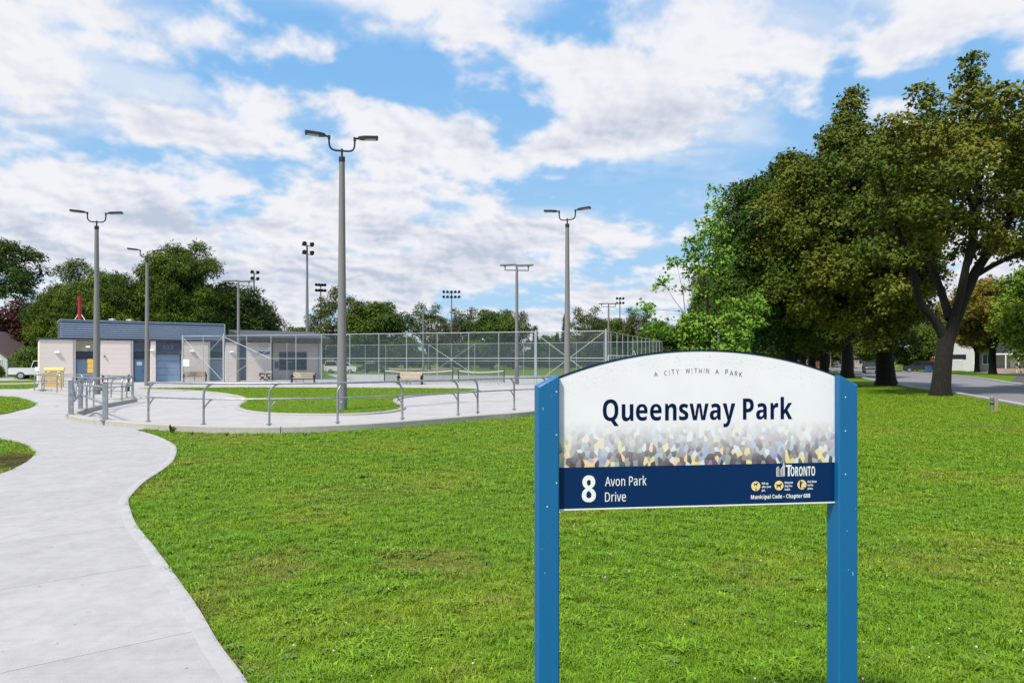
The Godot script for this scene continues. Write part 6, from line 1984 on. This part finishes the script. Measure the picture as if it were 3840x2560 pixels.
# ---------------------------------------------------------------- park sign
func sign_art() -> ImageTexture:
	# the flat print of the panel: scuffed white with a mosaic crowd fading upwards
	var W := 1024
	var HH := 512
	var im = Image.create(W, HH, false, Image.FORMAT_RGB8)
	var rng := RandomNumberGenerator.new()
	rng.seed = 21
	var wn := FastNoiseLite.new()
	wn.seed = 2
	wn.frequency = 0.006
	wn.fractal_octaves = 3
	# sites of the mosaic, denser than wide, tall pieces
	var cols := 64
	var rows := 10
	var y_top := 225
	var y_bot := 379
	var sites := []
	var pal := [Color(0.40, 0.36, 0.40), Color(0.27, 0.23, 0.27), Color(0.55, 0.57, 0.60), Color(0.62, 0.66, 0.70), Color(0.80, 0.84, 0.90), Color(0.45, 0.48, 0.52), Color(0.52, 0.47, 0.50)]
	var gn := FastNoiseLite.new()
	gn.seed = 13
	gn.frequency = 0.012
	for r in rows:
		for c in cols:
			var p = Vector2((c + 0.5 + rng.randf_range(-0.55, 0.55)) * W / cols, y_top + (r + 0.5 + rng.randf_range(-0.5, 0.5)) * (y_bot - y_top) / rows)
			var k: Color = pal[rng.randi() % pal.size()]
			var g = gn.get_noise_2d(p.x * 1.2, p.y * 0.8)
			var w = rng.randf()
			if g > 0.30 and w < 0.7:
				k = Color(0.90, 0.83, 0.60).lerp(Color(0.86, 0.76, 0.50), rng.randf())
			elif g < -0.33 and w < 0.7:
				k = Color(0.48, 0.51, 0.70).lerp(Color(0.60, 0.66, 0.82), rng.randf())
			elif w < 0.04:
				k = Color(0.92, 0.75, 0.60)
			elif w < 0.05:
				k = Color(0.60, 0.45, 0.66)
			elif r > rows - 4 and w < 0.5:
				k = Color(0.27, 0.22, 0.26).lerp(Color(0.40, 0.36, 0.40), rng.randf())
			sites.append([p, k])
	var white = Color(0.915, 0.905, 0.955)
	for y in HH:
		for x in W:
			var k = white
			var s = wn.get_noise_2d(x, y) * 0.5 + 0.5
			k = k * (0.975 + 0.025 * s)
			if y >= y_top and y < y_bot + 6:
				var cr = int((y - y_top) * rows / float(y_bot - y_top))
				var cc = int(x * cols / float(W))
				var best := 1e9
				var bk := Color.WHITE
				for r in range(maxi(cr - 1, 0), mini(cr + 2, rows)):
					for c in range(maxi(cc - 2, 0), mini(cc + 3, cols)):
						var q = sites[r * cols + c]
						var dx = (q[0].x - x)
						var dy = (q[0].y - y) * 0.72
						var d = dx * dx + dy * dy
						if d < best:
							best = d
							bk = q[1]
				var f = clampf((y - y_top) / float(y_bot - y_top), 0.0, 1.0)
				k = k.lerp(bk, clampf(pow(f, 1.4) * 1.0, 0.0, 0.93))
			im.set_pixel(x, y, Color(k.r, k.g, k.b))
	# scuffs and specks near the arched top
	for i in 420:
		var x = rng.randi() % W
		var arch = 90.0 * pow((x / float(W) - 0.5) * 2.0, 2.0)
		var y = int(arch + 14 + absf(rng.randfn()) * 26.0)
		var t = rng.randf_range(0.66, 0.86)
		for k in rng.randi_range(1, 5):
			var xx = clampi(x + k, 0, W - 1)
			var yy = clampi(y + rng.randi_range(0, 1), 0, HH - 1)
			im.set_pixel(xx, yy, Color(t, t, t * 0.99))
	return ImageTexture.create_from_image(im)

func arch_y(u: float) -> float:
	# top edge of the panel, u from -0.609 to 0.609
	var t = (u - 0.012) / 0.609
	return 1.942 - 0.104 * absf(t) ** 2.0 - 0.006 * t ** 4.0

func make_sign() -> void:
	var sg = thing("park_sign", "blue-posted park name sign with arched white panel on the lawn", "sign", Vector3(0.791, 0, -2.9475), 0.1275)
	var hw := 0.609
	# posts: squared timbers with slanting, chamfered tops
	var pw := 0.089
	for s in [-1.0, 1.0]:
		var x0 = hw * s
		var x1 = (hw + 0.088) * s
		var b := MB.new()
		var fz = 0.0445
		var c := 0.005
		var yo := 1.798
		var yi := 1.842
		var outline := PackedVector2Array([Vector2(x0, -0.3), Vector2(x1, -0.3), Vector2(x1, yo), Vector2(x0, yi)])
		b.prism(outline, -fz, fz - c)
		# front face set in by the chamfer
		var inl := PackedVector2Array([Vector2(x0 + c * s, -0.3), Vector2(x1 - c * s, -0.3), Vector2(x1 - c * s, yo - c), Vector2(x0 + c * s, yi - c)])
		var q := []
		for p in inl:
			q.append(Vector3(p.x, p.y, fz))
		b.quad(q[0], q[1], q[2], q[3], Vector3.BACK)
		for k in 4:
			var m = (k + 1) % 4
			var a = Vector3(outline[k].x, outline[k].y, fz - c)
			var d = Vector3(outline[m].x, outline[m].y, fz - c)
			var mid = (outline[k] + outline[m]) * 0.5 - (inl[0] + inl[1] + inl[2] + inl[3]) * 0.25
			if k == 0:
				mid = Vector2(0, -1)
			elif k == 1:
				mid = Vector2(s, 0)
			elif k == 2:
				mid = Vector2(0, 1)
			else:
				mid = Vector2(-s, 0)
			b.quad(a, d, q[m], q[k], Vector3(mid.x, mid.y, 1.0))
		var po = put("post", b.mesh(), M.sign_blue, sg)
		for yy in ([1.775, 1.60, 1.405, 1.31] if s < 0 else [1.745, 1.60, 1.415]):
			b = MB.new()
			var ox = (0.012 if yy != 1.31 else 0.05) if s < 0 else 0.030
			b.lathe([Vector2(0.0, 0.0018), Vector2(0.0025, 0.0015), Vector2(0.0035, 0.0)], 8, Transform3D(Basis(Vector3.RIGHT, PI * 0.5), Vector3((hw + ox) * s, yy, fz)))
			put("screw", b.mesh(), M.screw, po)
		var wear := RandomNumberGenerator.new()
		wear.seed = 40 + int(s)
		for k in 4:
			b = MB.new()
			var cw = wear.randf_range(0.001, 0.004)
			b.box(Vector3(x0 + s * wear.randf_range(0.012, 0.078), wear.randf_range(0.9, 1.78), fz + 0.0003), Vector3(cw, cw * wear.randf_range(0.8, 5.0), 0.0006), Basis(Vector3.BACK, wear.randf_range(-0.5, 0.5)))
			put("paint_chip", b.mesh(), M.worn_blue, po)
	# panel: white upper board with a printed face, navy band, thin edging
	var zf := 0.012
	var top := PackedVector2Array()
	var n := 40
	for i in n + 1:
		var u = lerpf(-hw, hw, i / float(n))
		top.append(Vector2(u, arch_y(u)))
	var yb := 1.2925
	var yd := 1.4625
	var up := PackedVector2Array([Vector2(hw, yd), Vector2(-hw, yd)])
	up = PackedVector2Array([Vector2(-hw, yd)])
	up.append_array(top)
	up.append(Vector2(hw, yd))
	var art := StandardMaterial3D.new()
	art.resource_name = "panel_print"
	art.albedo_texture = sign_art()
	art.roughness = 0.42
	art.metallic_specular = 0.45
	var b := MB.new()
	b.prism(up, -zf, zf)
	for i in b.v.size():
		b.uv[i] = Vector2((b.v[i].x + hw) / (2.0 * hw), (1.948 - b.v[i].y) / (1.948 - 1.292))
	var pn = put("panel", b.mesh(), art, sg)
	b = MB.new()
	b.box(Vector3(0, (yb + yd) * 0.5, 0.0), Vector3(hw * 2.0, yd - yb - 0.001, zf * 2.0 + 0.0002))
	put("band", b.mesh(), M.navy_band, pn)
	b = MB.new()
	for i in n:
		var a = top[i]
		var c = top[i + 1]
		var h := 0.006
		b.quad(Vector3(a.x, a.y, zf + 0.002), Vector3(c.x, c.y, zf + 0.002), Vector3(c.x, c.y + h, zf + 0.002), Vector3(a.x, a.y + h, zf + 0.002), Vector3.BACK)
		b.quad(Vector3(a.x, a.y + h, zf + 0.002), Vector3(c.x, c.y + h, zf + 0.002), Vector3(c.x, c.y + h, -zf - 0.002), Vector3(a.x, a.y + h, -zf - 0.002), Vector3.UP)
		b.quad(Vector3(a.x, a.y, -zf - 0.002), Vector3(c.x, c.y, -zf - 0.002), Vector3(c.x, c.y + h, -zf - 0.002), Vector3(a.x, a.y + h, -zf - 0.002), Vector3.FORWARD)
	put("edging", b.mesh(), M.navy, pn)
	b = MB.new()
	b.box(Vector3(0, yb - 0.003, 0), Vector3(hw * 2.0, 0.0055, zf * 2.0 + 0.004))
	put("bottom_trim", b.mesh(), M.white_paint, pn)
	# lettering
	var zl = zf + 0.0002
	var q0 = Vector2(-0.4198, 1.6522)
	var q1 = Vector2(0.4145, 1.6506)
	word(sg, "Queensway Park", true, 0.0885, q0, q1, zl, M.letter_navy)
	word(sg, "8", true, 0.108, Vector2(-0.5085, 1.3180), Vector2(-0.4494, 1.3183), zl, M.letter_white)
	word(sg, "Avon Park", false, 0.0385, Vector2(-0.4105, 1.3825), Vector2(-0.2328, 1.3821), zl, M.letter_white)
	word(sg, "Drive", false, 0.0385, Vector2(-0.4105, 1.3182), Vector2(-0.3211, 1.3178), zl, M.letter_white)
	word(sg, "T", true, 0.048, Vector2(0.3847, 1.4065), Vector2(0.4106, 1.4060), zl, M.letter_white)
	word(sg, "ORONTO", true, 0.040, Vector2(0.4066, 1.4061), Vector2(0.5186, 1.4065), zl, M.letter_white)
	word(sg, "Municipal Code - Chapter 608", true, 0.0165, Vector2(0.2267, 1.3131), Vector2(0.4965, 1.3129), zl, M.letter_white)
	# small slogans beside the round symbols
	var sl := [[1747, 1112, ["Pick up", "after your", "pet."]], [1799.5, 1110, ["Keep your", "dog on a", "leash."]], [1852, 1107, ["Put litter", "in its", "place."]]]
	var sp := [Vector2(0.2759, 1.3725), Vector2(0.3797, 1.3739), Vector2(0.4845, 1.3753)]
	for i in 3:
		for k in 3:
			var txt: String = sl[i][2][k]
			var wdt = 0.0042 * txt.length()
			var p = sp[i] + Vector2(0, -0.0145 * k + 0.0015)
			word(sg, txt, true, 0.0088, p, p + Vector2(wdt, 0), zl, M.letter_white)
	# round symbols
	var ctr := [Vector2(0.2483, 1.3675), Vector2(0.3529, 1.3679), Vector2(0.4575, 1.3693)]
	var dog := PackedVector2Array([Vector2(-0.60, -0.55), Vector2(-0.45, -0.55), Vector2(-0.30, -0.12), Vector2(0.15, -0.15), Vector2(0.25, -0.55), Vector2(0.42, -0.55), Vector2(0.40, 0.05), Vector2(0.55, 0.28), Vector2(0.78, 0.32), Vector2(0.76, 0.46), Vector2(0.50, 0.58), Vector2(0.28, 0.30), Vector2(-0.40, 0.22), Vector2(-0.70, 0.45), Vector2(-0.62, 0.15), Vector2(-0.52, 0.02)])
	for i in 3:
		var r := 0.0205
		b = MB.new()
		b.lathe([Vector2(0.0, 0.001), Vector2(r, 0.001), Vector2(r, 0.0)], 28, Transform3D(Basis(Vector3.RIGHT, PI * 0.5), Vector3(ctr[i].x, ctr[i].y, zf + 0.0008)))
		var disc = put("round_symbol", b.mesh(), M.icon_cream, sg)
		b = MB.new()
		b.lathe([Vector2(r * 1.14, 0.0004), Vector2(r * 1.001, 0.0004)], 28, Transform3D(Basis(Vector3.RIGHT, PI * 0.5), Vector3(ctr[i].x, ctr[i].y, zf + 0.0008)))
		put("ring", b.mesh(), M.black, disc)
		b = MB.new()
		var poly := PackedVector2Array()
		if i < 2:
			var k = 0.62 if i == 0 else 0.9
			for p in dog:
				poly.append(ctr[i] + (p * k + Vector2(0, 0.38 if i == 0 else -0.02)) * r)
			b.prism(poly, 0.0, 0.0006, Transform3D(Basis.IDENTITY, Vector3(0, 0, zf + 0.0019)))
			if i == 0:
				b.prism(PackedVector2Array([ctr[i] + Vector2(-0.12, -0.30) * r, ctr[i] + Vector2(0.02, -0.66) * r, ctr[i] + Vector2(0.16, -0.66) * r, ctr[i] + Vector2(0.05, -0.28) * r]), 0.0, 0.0006, Transform3D(Basis.IDENTITY, Vector3(0, 0, zf + 0.0019)))
				b.prism(PackedVector2Array([ctr[i] + Vector2(-0.12, -0.86) * r, ctr[i] + Vector2(0.16, -0.86) * r, ctr[i] + Vector2(0.16, -0.70) * r, ctr[i] + Vector2(-0.12, -0.70) * r]), 0.0, 0.0006, Transform3D(Basis.IDENTITY, Vector3(0, 0, zf + 0.0019)))
		else:
			# a figure dropping something into a basket
			for pp in [[Vector2(-0.42, -0.72), Vector2(-0.20, -0.72), Vector2(-0.14, -0.1), Vector2(-0.05, 0.36), Vector2(0.35, 0.40), Vector2(0.35, 0.54), Vector2(-0.20, 0.56), Vector2(-0.48, 0.50), Vector2(-0.52, 0.0)], [Vector2(-0.42, 0.60), Vector2(-0.18, 0.60), Vector2(-0.14, 0.84), Vector2(-0.44, 0.84)], [Vector2(0.20, -0.72), Vector2(0.62, -0.72), Vector2(0.62, -0.52), Vector2(0.20, -0.52)]]:
				poly = PackedVector2Array()
				for p in pp:
					poly.append(ctr[i] + p * r)
				b.prism(poly, 0.0, 0.0006, Transform3D(Basis.IDENTITY, Vector3(0, 0, zf + 0.0019)))
		put("pictogram", b.mesh(), M.black, disc)
	# outline emblem of two curved towers
	var o = Vector2(0.3420, 1.4065)
	b = MB.new()
	var k := 0.00125
	var lines := [[[0, 1], [0, 28], [7, 34], [7, 1]], [[7, 28], [13, 24], [13, 4]], [[17, 3], [17, 26], [24, 36], [25, 46], [29, 40], [29, 2]], [[24, 36], [24, 3]], [[0, 1], [29, 1]], [[3, 2], [3, 30]], [[20, 3], [20, 30]], [[26.5, 3], [26.5, 42]]]
	for ln in lines:
		for i in ln.size() - 1:
			var a = Vector3(o.x + ln[i][0] * k, o.y + ln[i][1] * k, zf + 0.0014)
			var c = Vector3(o.x + ln[i + 1][0] * k, o.y + ln[i + 1][1] * k, zf + 0.0014)
			b.bar(a, c, 0.0019, 0.0012)
	put("emblem", b.mesh(), M.letter_white, sg)
	# arched motto, letter by letter along a shallow curve
	var motto := "A CITY WITHIN A PARK"
	var m0 = Vector2(-0.2026, 1.8324)
	var m1 = Vector2(0.1895, 1.8313)
	var mt := Node3D.new()
	var rng := RandomNumberGenerator.new()
	rng.seed = 4
	var st := SurfaceTool.new()
	st.begin(Mesh.PRIMITIVE_TRIANGLES)
	var adv := {"I": 0.35, "A": 1.0, "W": 1.2, "T": 0.85, " ": 0.9}
	var total := 0.0
	for ch in motto:
		total += adv.get(ch, 0.8) + 0.42
	var run := 0.0
	for i in motto.length():
		var step = adv.get(motto[i], 0.8) + 0.42
		var t = (run + step * 0.5) / total
		run += step
		if motto[i] == " ":
			continue
		var u = lerpf(m0.x, m1.x, t)
		var e = (t - 0.5) * 2.0
		var y = m0.y + 0.017 * (1.0 - e * e) + rng.randf_range(-0.0015, 0.0015)
		var wd = {"I": 0.0030, "A": 0.0155, "W": 0.019, "T": 0.0135}.get(motto[i], 0.0115)
		var g = lettering(motto[i], "Droid Sans", false, 0.0195 * rng.randf_range(0.92, 1.1), wd, 0.0004)
		st.append_from(g, 0, Transform3D(Basis(Vector3.BACK, -e * 0.11 + rng.randf_range(-0.06, 0.06)), Vector3(u, y, zl)))
	mt.free()
	put("lettering", st.commit(), M.letter_grey, sg)

func word(parent: Node, txt: String, bold: bool, cap: float, a: Vector2, b: Vector2, z: float, m: Material) -> void:
	var w = absf(b.x - a.x)
	var g = lettering(txt, "Droid Sans", bold, cap, w, 0.0004)
	put("lettering", g, m, parent, Vector3((a.x + b.x) * 0.5, (a.y + b.y) * 0.5, z))

# ---------------------------------------------------------------- grass
func tuft(seed_: int, blades: int, h: float, r: float, broad: bool) -> ArrayMesh:
	var rng := RandomNumberGenerator.new()
	rng.seed = seed_
	var b := MB.new()
	for i in blades:
		var an = rng.randf() * TAU
		var d = Vector3(cos(an), 0, sin(an))
		var p = Vector3(rng.randfn(), 0, rng.randfn()) * r * 0.5
		var hh = h * rng.randf_range(0.5, 1.15)
		var out_ = hh * rng.randf_range(0.4, 1.9)
		var w = rng.randf_range(0.0016, 0.003) * (3.2 if broad else 1.0)
		var sd = Vector3(-d.z, 0, d.x) * w
		var m = p + d * out_ * 0.35 + Vector3(0, hh * 0.7, 0)
		var t = p + d * out_ + Vector3(0, hh * (0.95 if not broad else 0.6), 0)
		var tone = rng.randf_range(0.6, 1.5)
		b.col = Color(tone * rng.randf_range(0.9, 1.2), tone, tone * 0.9)
		var nr = (Vector3.UP + d * -0.5).normalized()
		# rounded blades: the normals roll from side to side and lean up
		var nl = (nr + Vector3.UP * 0.9 - sd.normalized() * 0.5).normalized()
		var n2 = (nr + Vector3.UP * 0.9 + sd.normalized() * 0.5).normalized()
		var nt = (nl + n2).normalized()
		b.tri3(p - sd, p + sd, m + sd * 0.8, nl, n2, n2)
		b.tri3(p - sd, m + sd * 0.8, m - sd * 0.8, nl, n2, nl)
		b.tri3(m - sd * 0.8, m + sd * 0.8, t, nl, n2, nt)
	return b.mesh()

func clear_of_paving(p: Vector2) -> bool:
	if p.x < -4.0 and (Geometry2D.is_point_in_polygon(p, verge_a) or Geometry2D.is_point_in_polygon(p, verge_b)):
		return true
	if Geometry2D.is_point_in_polygon(p, plaza_poly):
		return Geometry2D.is_point_in_polygon(p, island_poly)
	if Geometry2D.is_point_in_polygon(p, path_poly):
		return Geometry2D.is_point_in_polygon(p, verge_a) or Geometry2D.is_point_in_polygon(p, verge_b)
	if p.x > 2.0 and Geometry2D.is_point_in_polygon(p, road_poly):
		return false
	return true

func make_grass() -> void:
	var rng := RandomNumberGenerator.new()
	rng.seed = 1234
	var kinds := [tuft(1, 14, 0.030, 0.045, false), tuft(2, 12, 0.024, 0.05, false), tuft(3, 14, 0.039, 0.036, false), tuft(4, 9, 0.034, 0.035, true)]
	var lists := [[], [], [], []]
	var cols := [[], [], [], []]
	# bands of distance: nearest first; each with its own density and tuft size
	var bands := [[2.6, 6.0, 1500.0, 0.95], [6.0, 10.0, 850.0, 1.05], [10.0, 17.0, 380.0, 1.3], [17.0, 28.0, 190.0, 1.45], [28.0, 52.0, 64.0, 1.75]]
	for bd in bands:
		var z0: float = bd[0]
		var z1: float = bd[1]
		var w0 = 0.80 * z1 + 0.6
		var cnt = int((z1 - z0) * 2.0 * w0 * bd[2])
		for i in cnt:
			var z = -rng.randf_range(z0, z1)
			var x = rng.randf_range(-w0, w0)
			if absf(x) > 0.80 * -z + 0.6:
				continue
			var p = Vector2(x, z)
			if not clear_of_paving(p):
				continue
			var k = lawn_color(x, z)
			var dry = clampf(k.r / k.g - 0.45, 0.0, 0.6)
			if dry > 0.25 and rng.randf() < (dry - 0.25) * 1.3:
				continue
			var kind = 3 if rng.randf() < (0.05 + 0.3 * sm(lawn_noise.get_noise_2d(x * 3.1 + 70.0, z * 3.1), 0.05, 0.5)) else rng.randi() % 3
			var clump = fine_noise.get_noise_2d(x * 1.7 + 40.0, z * 1.7)
			clump += 0.9 * sm(lawn_noise.get_noise_2d(x * 4.0 + 11.0, z * 4.0 - 30.0), 0.28, 0.5)
			var s = bd[3] * rng.randf_range(0.7, 1.25) * (1.0 + 0.55 * clump) * (1.0 - 0.5 * dry)
			var y := 0.0
			if Geometry2D.is_point_in_polygon(p, island_poly):
				y = 0.073
				s *= 0.7
			elif x < -4.0 and (Geometry2D.is_point_in_polygon(p, verge_a) or Geometry2D.is_point_in_polygon(p, verge_b)):
				y = 0.034
			lists[kind].append(Transform3D(Basis(Vector3.UP, rng.randf() * TAU) * Basis.from_scale(Vector3(s, s * rng.randf_range(0.8, 1.2), s)), Vector3(x, y - 0.004, z)))
			var t = rng.randf_range(0.75, 1.5) * 1.25
			cols[kind].append(Color(k.r * t, k.g * t, k.b * t))
	# blades leaning over the edge of the footpath
	for i in path_edge.size() - 1:
		var a: Vector2 = path_edge[i]
		var b: Vector2 = path_edge[i + 1]
		var tg = (b - a).normalized()
		var nrm = Vector2(tg.y, -tg.x) * signf(Vector2(tg.y, -tg.x).x)
		var cnt = int(a.distance_to(b) * 70.0)
		for k in cnt:
			var w = fine_noise.get_noise_2d(a.x * 2.0 + k * 0.01, a.y * 2.0)
			if rng.randf() < 0.35 - w:
				continue
			var p = a.lerp(b, rng.randf()) + nrm * (0.03 + rng.randfn() * 0.022)
			var kc = lawn_color(p.x, p.y)
			var s = rng.randf_range(0.5, 1.05)
			var kd = rng.randi() % 3
			lists[kd].append(Transform3D(Basis(Vector3.UP, rng.randf() * TAU) * Basis.from_scale(Vector3.ONE * s), v3(p, 0.004)))
			cols[kd].append(Color(kc.r, kc.g, kc.b))
	for g in 4:
		var mm := MultiMesh.new()
		mm.transform_format = MultiMesh.TRANSFORM_3D
		mm.use_colors = true
		mm.mesh = kinds[g]
		mm.instance_count = lists[g].size()
		for i in lists[g].size():
			mm.set_instance_transform(i, lists[g][i])
			mm.set_instance_color(i, cols[g][i])
		var mi := MultiMeshInstance3D.new()
		mi.name = numbered("grass")
		mi.multimesh = mm
		mi.material_override = M.blade
		add_child(mi)
		tag(mi, ["mown park grass blades of medium length over the lawn", "short mown grass blades over the lawn", "longer grass tufts dotted over the lawn", "broad clover and plantain leaves among the lawn grass"][g], "grass", "", "stuff")
	# broad-leaved rosettes among the grass
	var rs := MB.new()
	for i in 11:
		var an = i * 2.4
		var d = Vector3(cos(an), 0, sin(an))
		var sd = Vector3(-d.z, 0, d.x)
		var l = rng.randf_range(0.6, 1.0)
		var q := [Vector3.ZERO, d * l * 0.35 + sd * 0.10 * l + Vector3(0, 0.22, 0), d * l * 0.72 + sd * 0.15 * l + Vector3(0, 0.30, 0), d * l + Vector3(0, 0.18, 0), d * l * 0.72 - sd * 0.15 * l + Vector3(0, 0.30, 0), d * l * 0.35 - sd * 0.10 * l + Vector3(0, 0.22, 0)]
		var mid = d * l * 0.6 + Vector3(0, 0.22, 0)
		var tn = rng.randf_range(0.8, 1.25)
		rs.col = Color(tn, tn, tn)
		for k in 6:
			rs.tri(mid, q[k], q[(k + 1) % 6], Vector3.UP)
	var rm := MultiMesh.new()
	rm.transform_format = MultiMesh.TRANSFORM_3D
	rm.use_colors = true
	rm.mesh = rs.mesh()
	var rx := []
	var rc := []
	for i in 1500:
		var z = -(3.0 + pow(rng.randf(), 1.3) * 16.0)
		var x = rng.randf_range(-0.8, 0.8) * -z
		if lawn_noise.get_noise_2d(x * 1.3 - 20.0, z * 1.3) < 0.02 or not clear_of_paving(Vector2(x, z)):
			continue
		var s = rng.randf_range(0.035, 0.085)
		rx.append(Transform3D(Basis(Vector3.UP, rng.randf() * TAU) * Basis.from_scale(Vector3(s, s * rng.randf_range(0.5, 1.2), s)), Vector3(x, 0.006, z)))
		rc.append(Color(0.09, 0.19, 0.03).lerp(Color(0.17, 0.27, 0.05), rng.randf()))
	rm.instance_count = rx.size()
	for i in rx.size():
		rm.set_instance_transform(i, rx[i])
		rm.set_instance_color(i, rc[i])
	var ro := MultiMeshInstance3D.new()
	ro.name = "lawn_weeds"
	ro.multimesh = rm
	ro.material_override = M.blade
	add_child(ro)
	tag(ro, "low broad-leaved weeds scattered through the lawn", "weeds", "", "stuff")
	# clover blossoms
	var bl := MB.new()
	bl.lathe([Vector2(0.0, 0.016), Vector2(0.006, 0.014), Vector2(0.009, 0.007), Vector2(0.006, 0.0), Vector2(0.0, -0.001)], 8, Transform3D(Basis.IDENTITY, Vector3(0, 0.05, 0)))
	bl.col = Color(0.2, 0.4, 0.05)
	bl.tube([Vector3.ZERO, Vector3(0.004, 0.05, 0)], [0.0012], 4, false)
	var fm := MultiMesh.new()
	fm.transform_format = MultiMesh.TRANSFORM_3D
	fm.use_colors = true
	fm.mesh = bl.mesh()
	var fx := []
	for i in 420:
		var z = -(3.0 + pow(rng.randf(), 1.4) * 17.0)
		var x = rng.randf_range(-0.8, 0.8) * -z
		if fine_noise.get_noise_2d(x * 0.4, z * 0.4 + 9.0) < -0.05 or not clear_of_paving(Vector2(x, z)):
			continue
		fx.append(Transform3D(Basis(Vector3.UP, rng.randf() * TAU) * Basis.from_scale(Vector3.ONE * rng.randf_range(0.45, 0.85)), Vector3(x, 0, z)))
	fm.instance_count = fx.size()
	for i in fx.size():
		fm.set_instance_transform(i, fx[i])
		fm.set_instance_color(i, Color(0.75, 0.72, 0.66))
	var fo := MultiMeshInstance3D.new()
	fo.name = "clover_flowers"
	fo.multimesh = fm
	fo.material_override = M.blade
	add_child(fo)
	tag(fo, "small white clover flowers scattered over the lawn", "flowers", "", "stuff")
	# three taller pink clover heads behind the sign
	var pk := MB.new()
	pk.col = Color(0.50, 0.26, 0.34)
	pk.lathe([Vector2(0.0, 0.024), Vector2(0.008, 0.021), Vector2(0.012, 0.010), Vector2(0.007, 0.0), Vector2(0.0, -0.001)], 9, Transform3D(Basis.IDENTITY, Vector3(0, 0.11, 0)))
	pk.col = Color(0.08, 0.18, 0.02)
	pk.tube([Vector3.ZERO, Vector3(0.005, 0.06, 0), Vector3(0, 0.11, 0)], [0.0016], 5, false)
	var pm = pk.mesh()
	var ps := [Vector2(0.906, -6.414), Vector2(0.766, -5.725), Vector2(0.991, -5.891)]
	var pl := ["pink clover head seen under the sign panel, upper of three", "pink clover head under the sign panel, low and close to the blue post", "pink clover head under the sign panel, farthest from the blue post"]
	for i in 3:
		var o = put("clover_flower", pm, M.blade, self, v3(ps[i]))
		tag(o, pl[i], "flower", "pink clover heads under the sign")
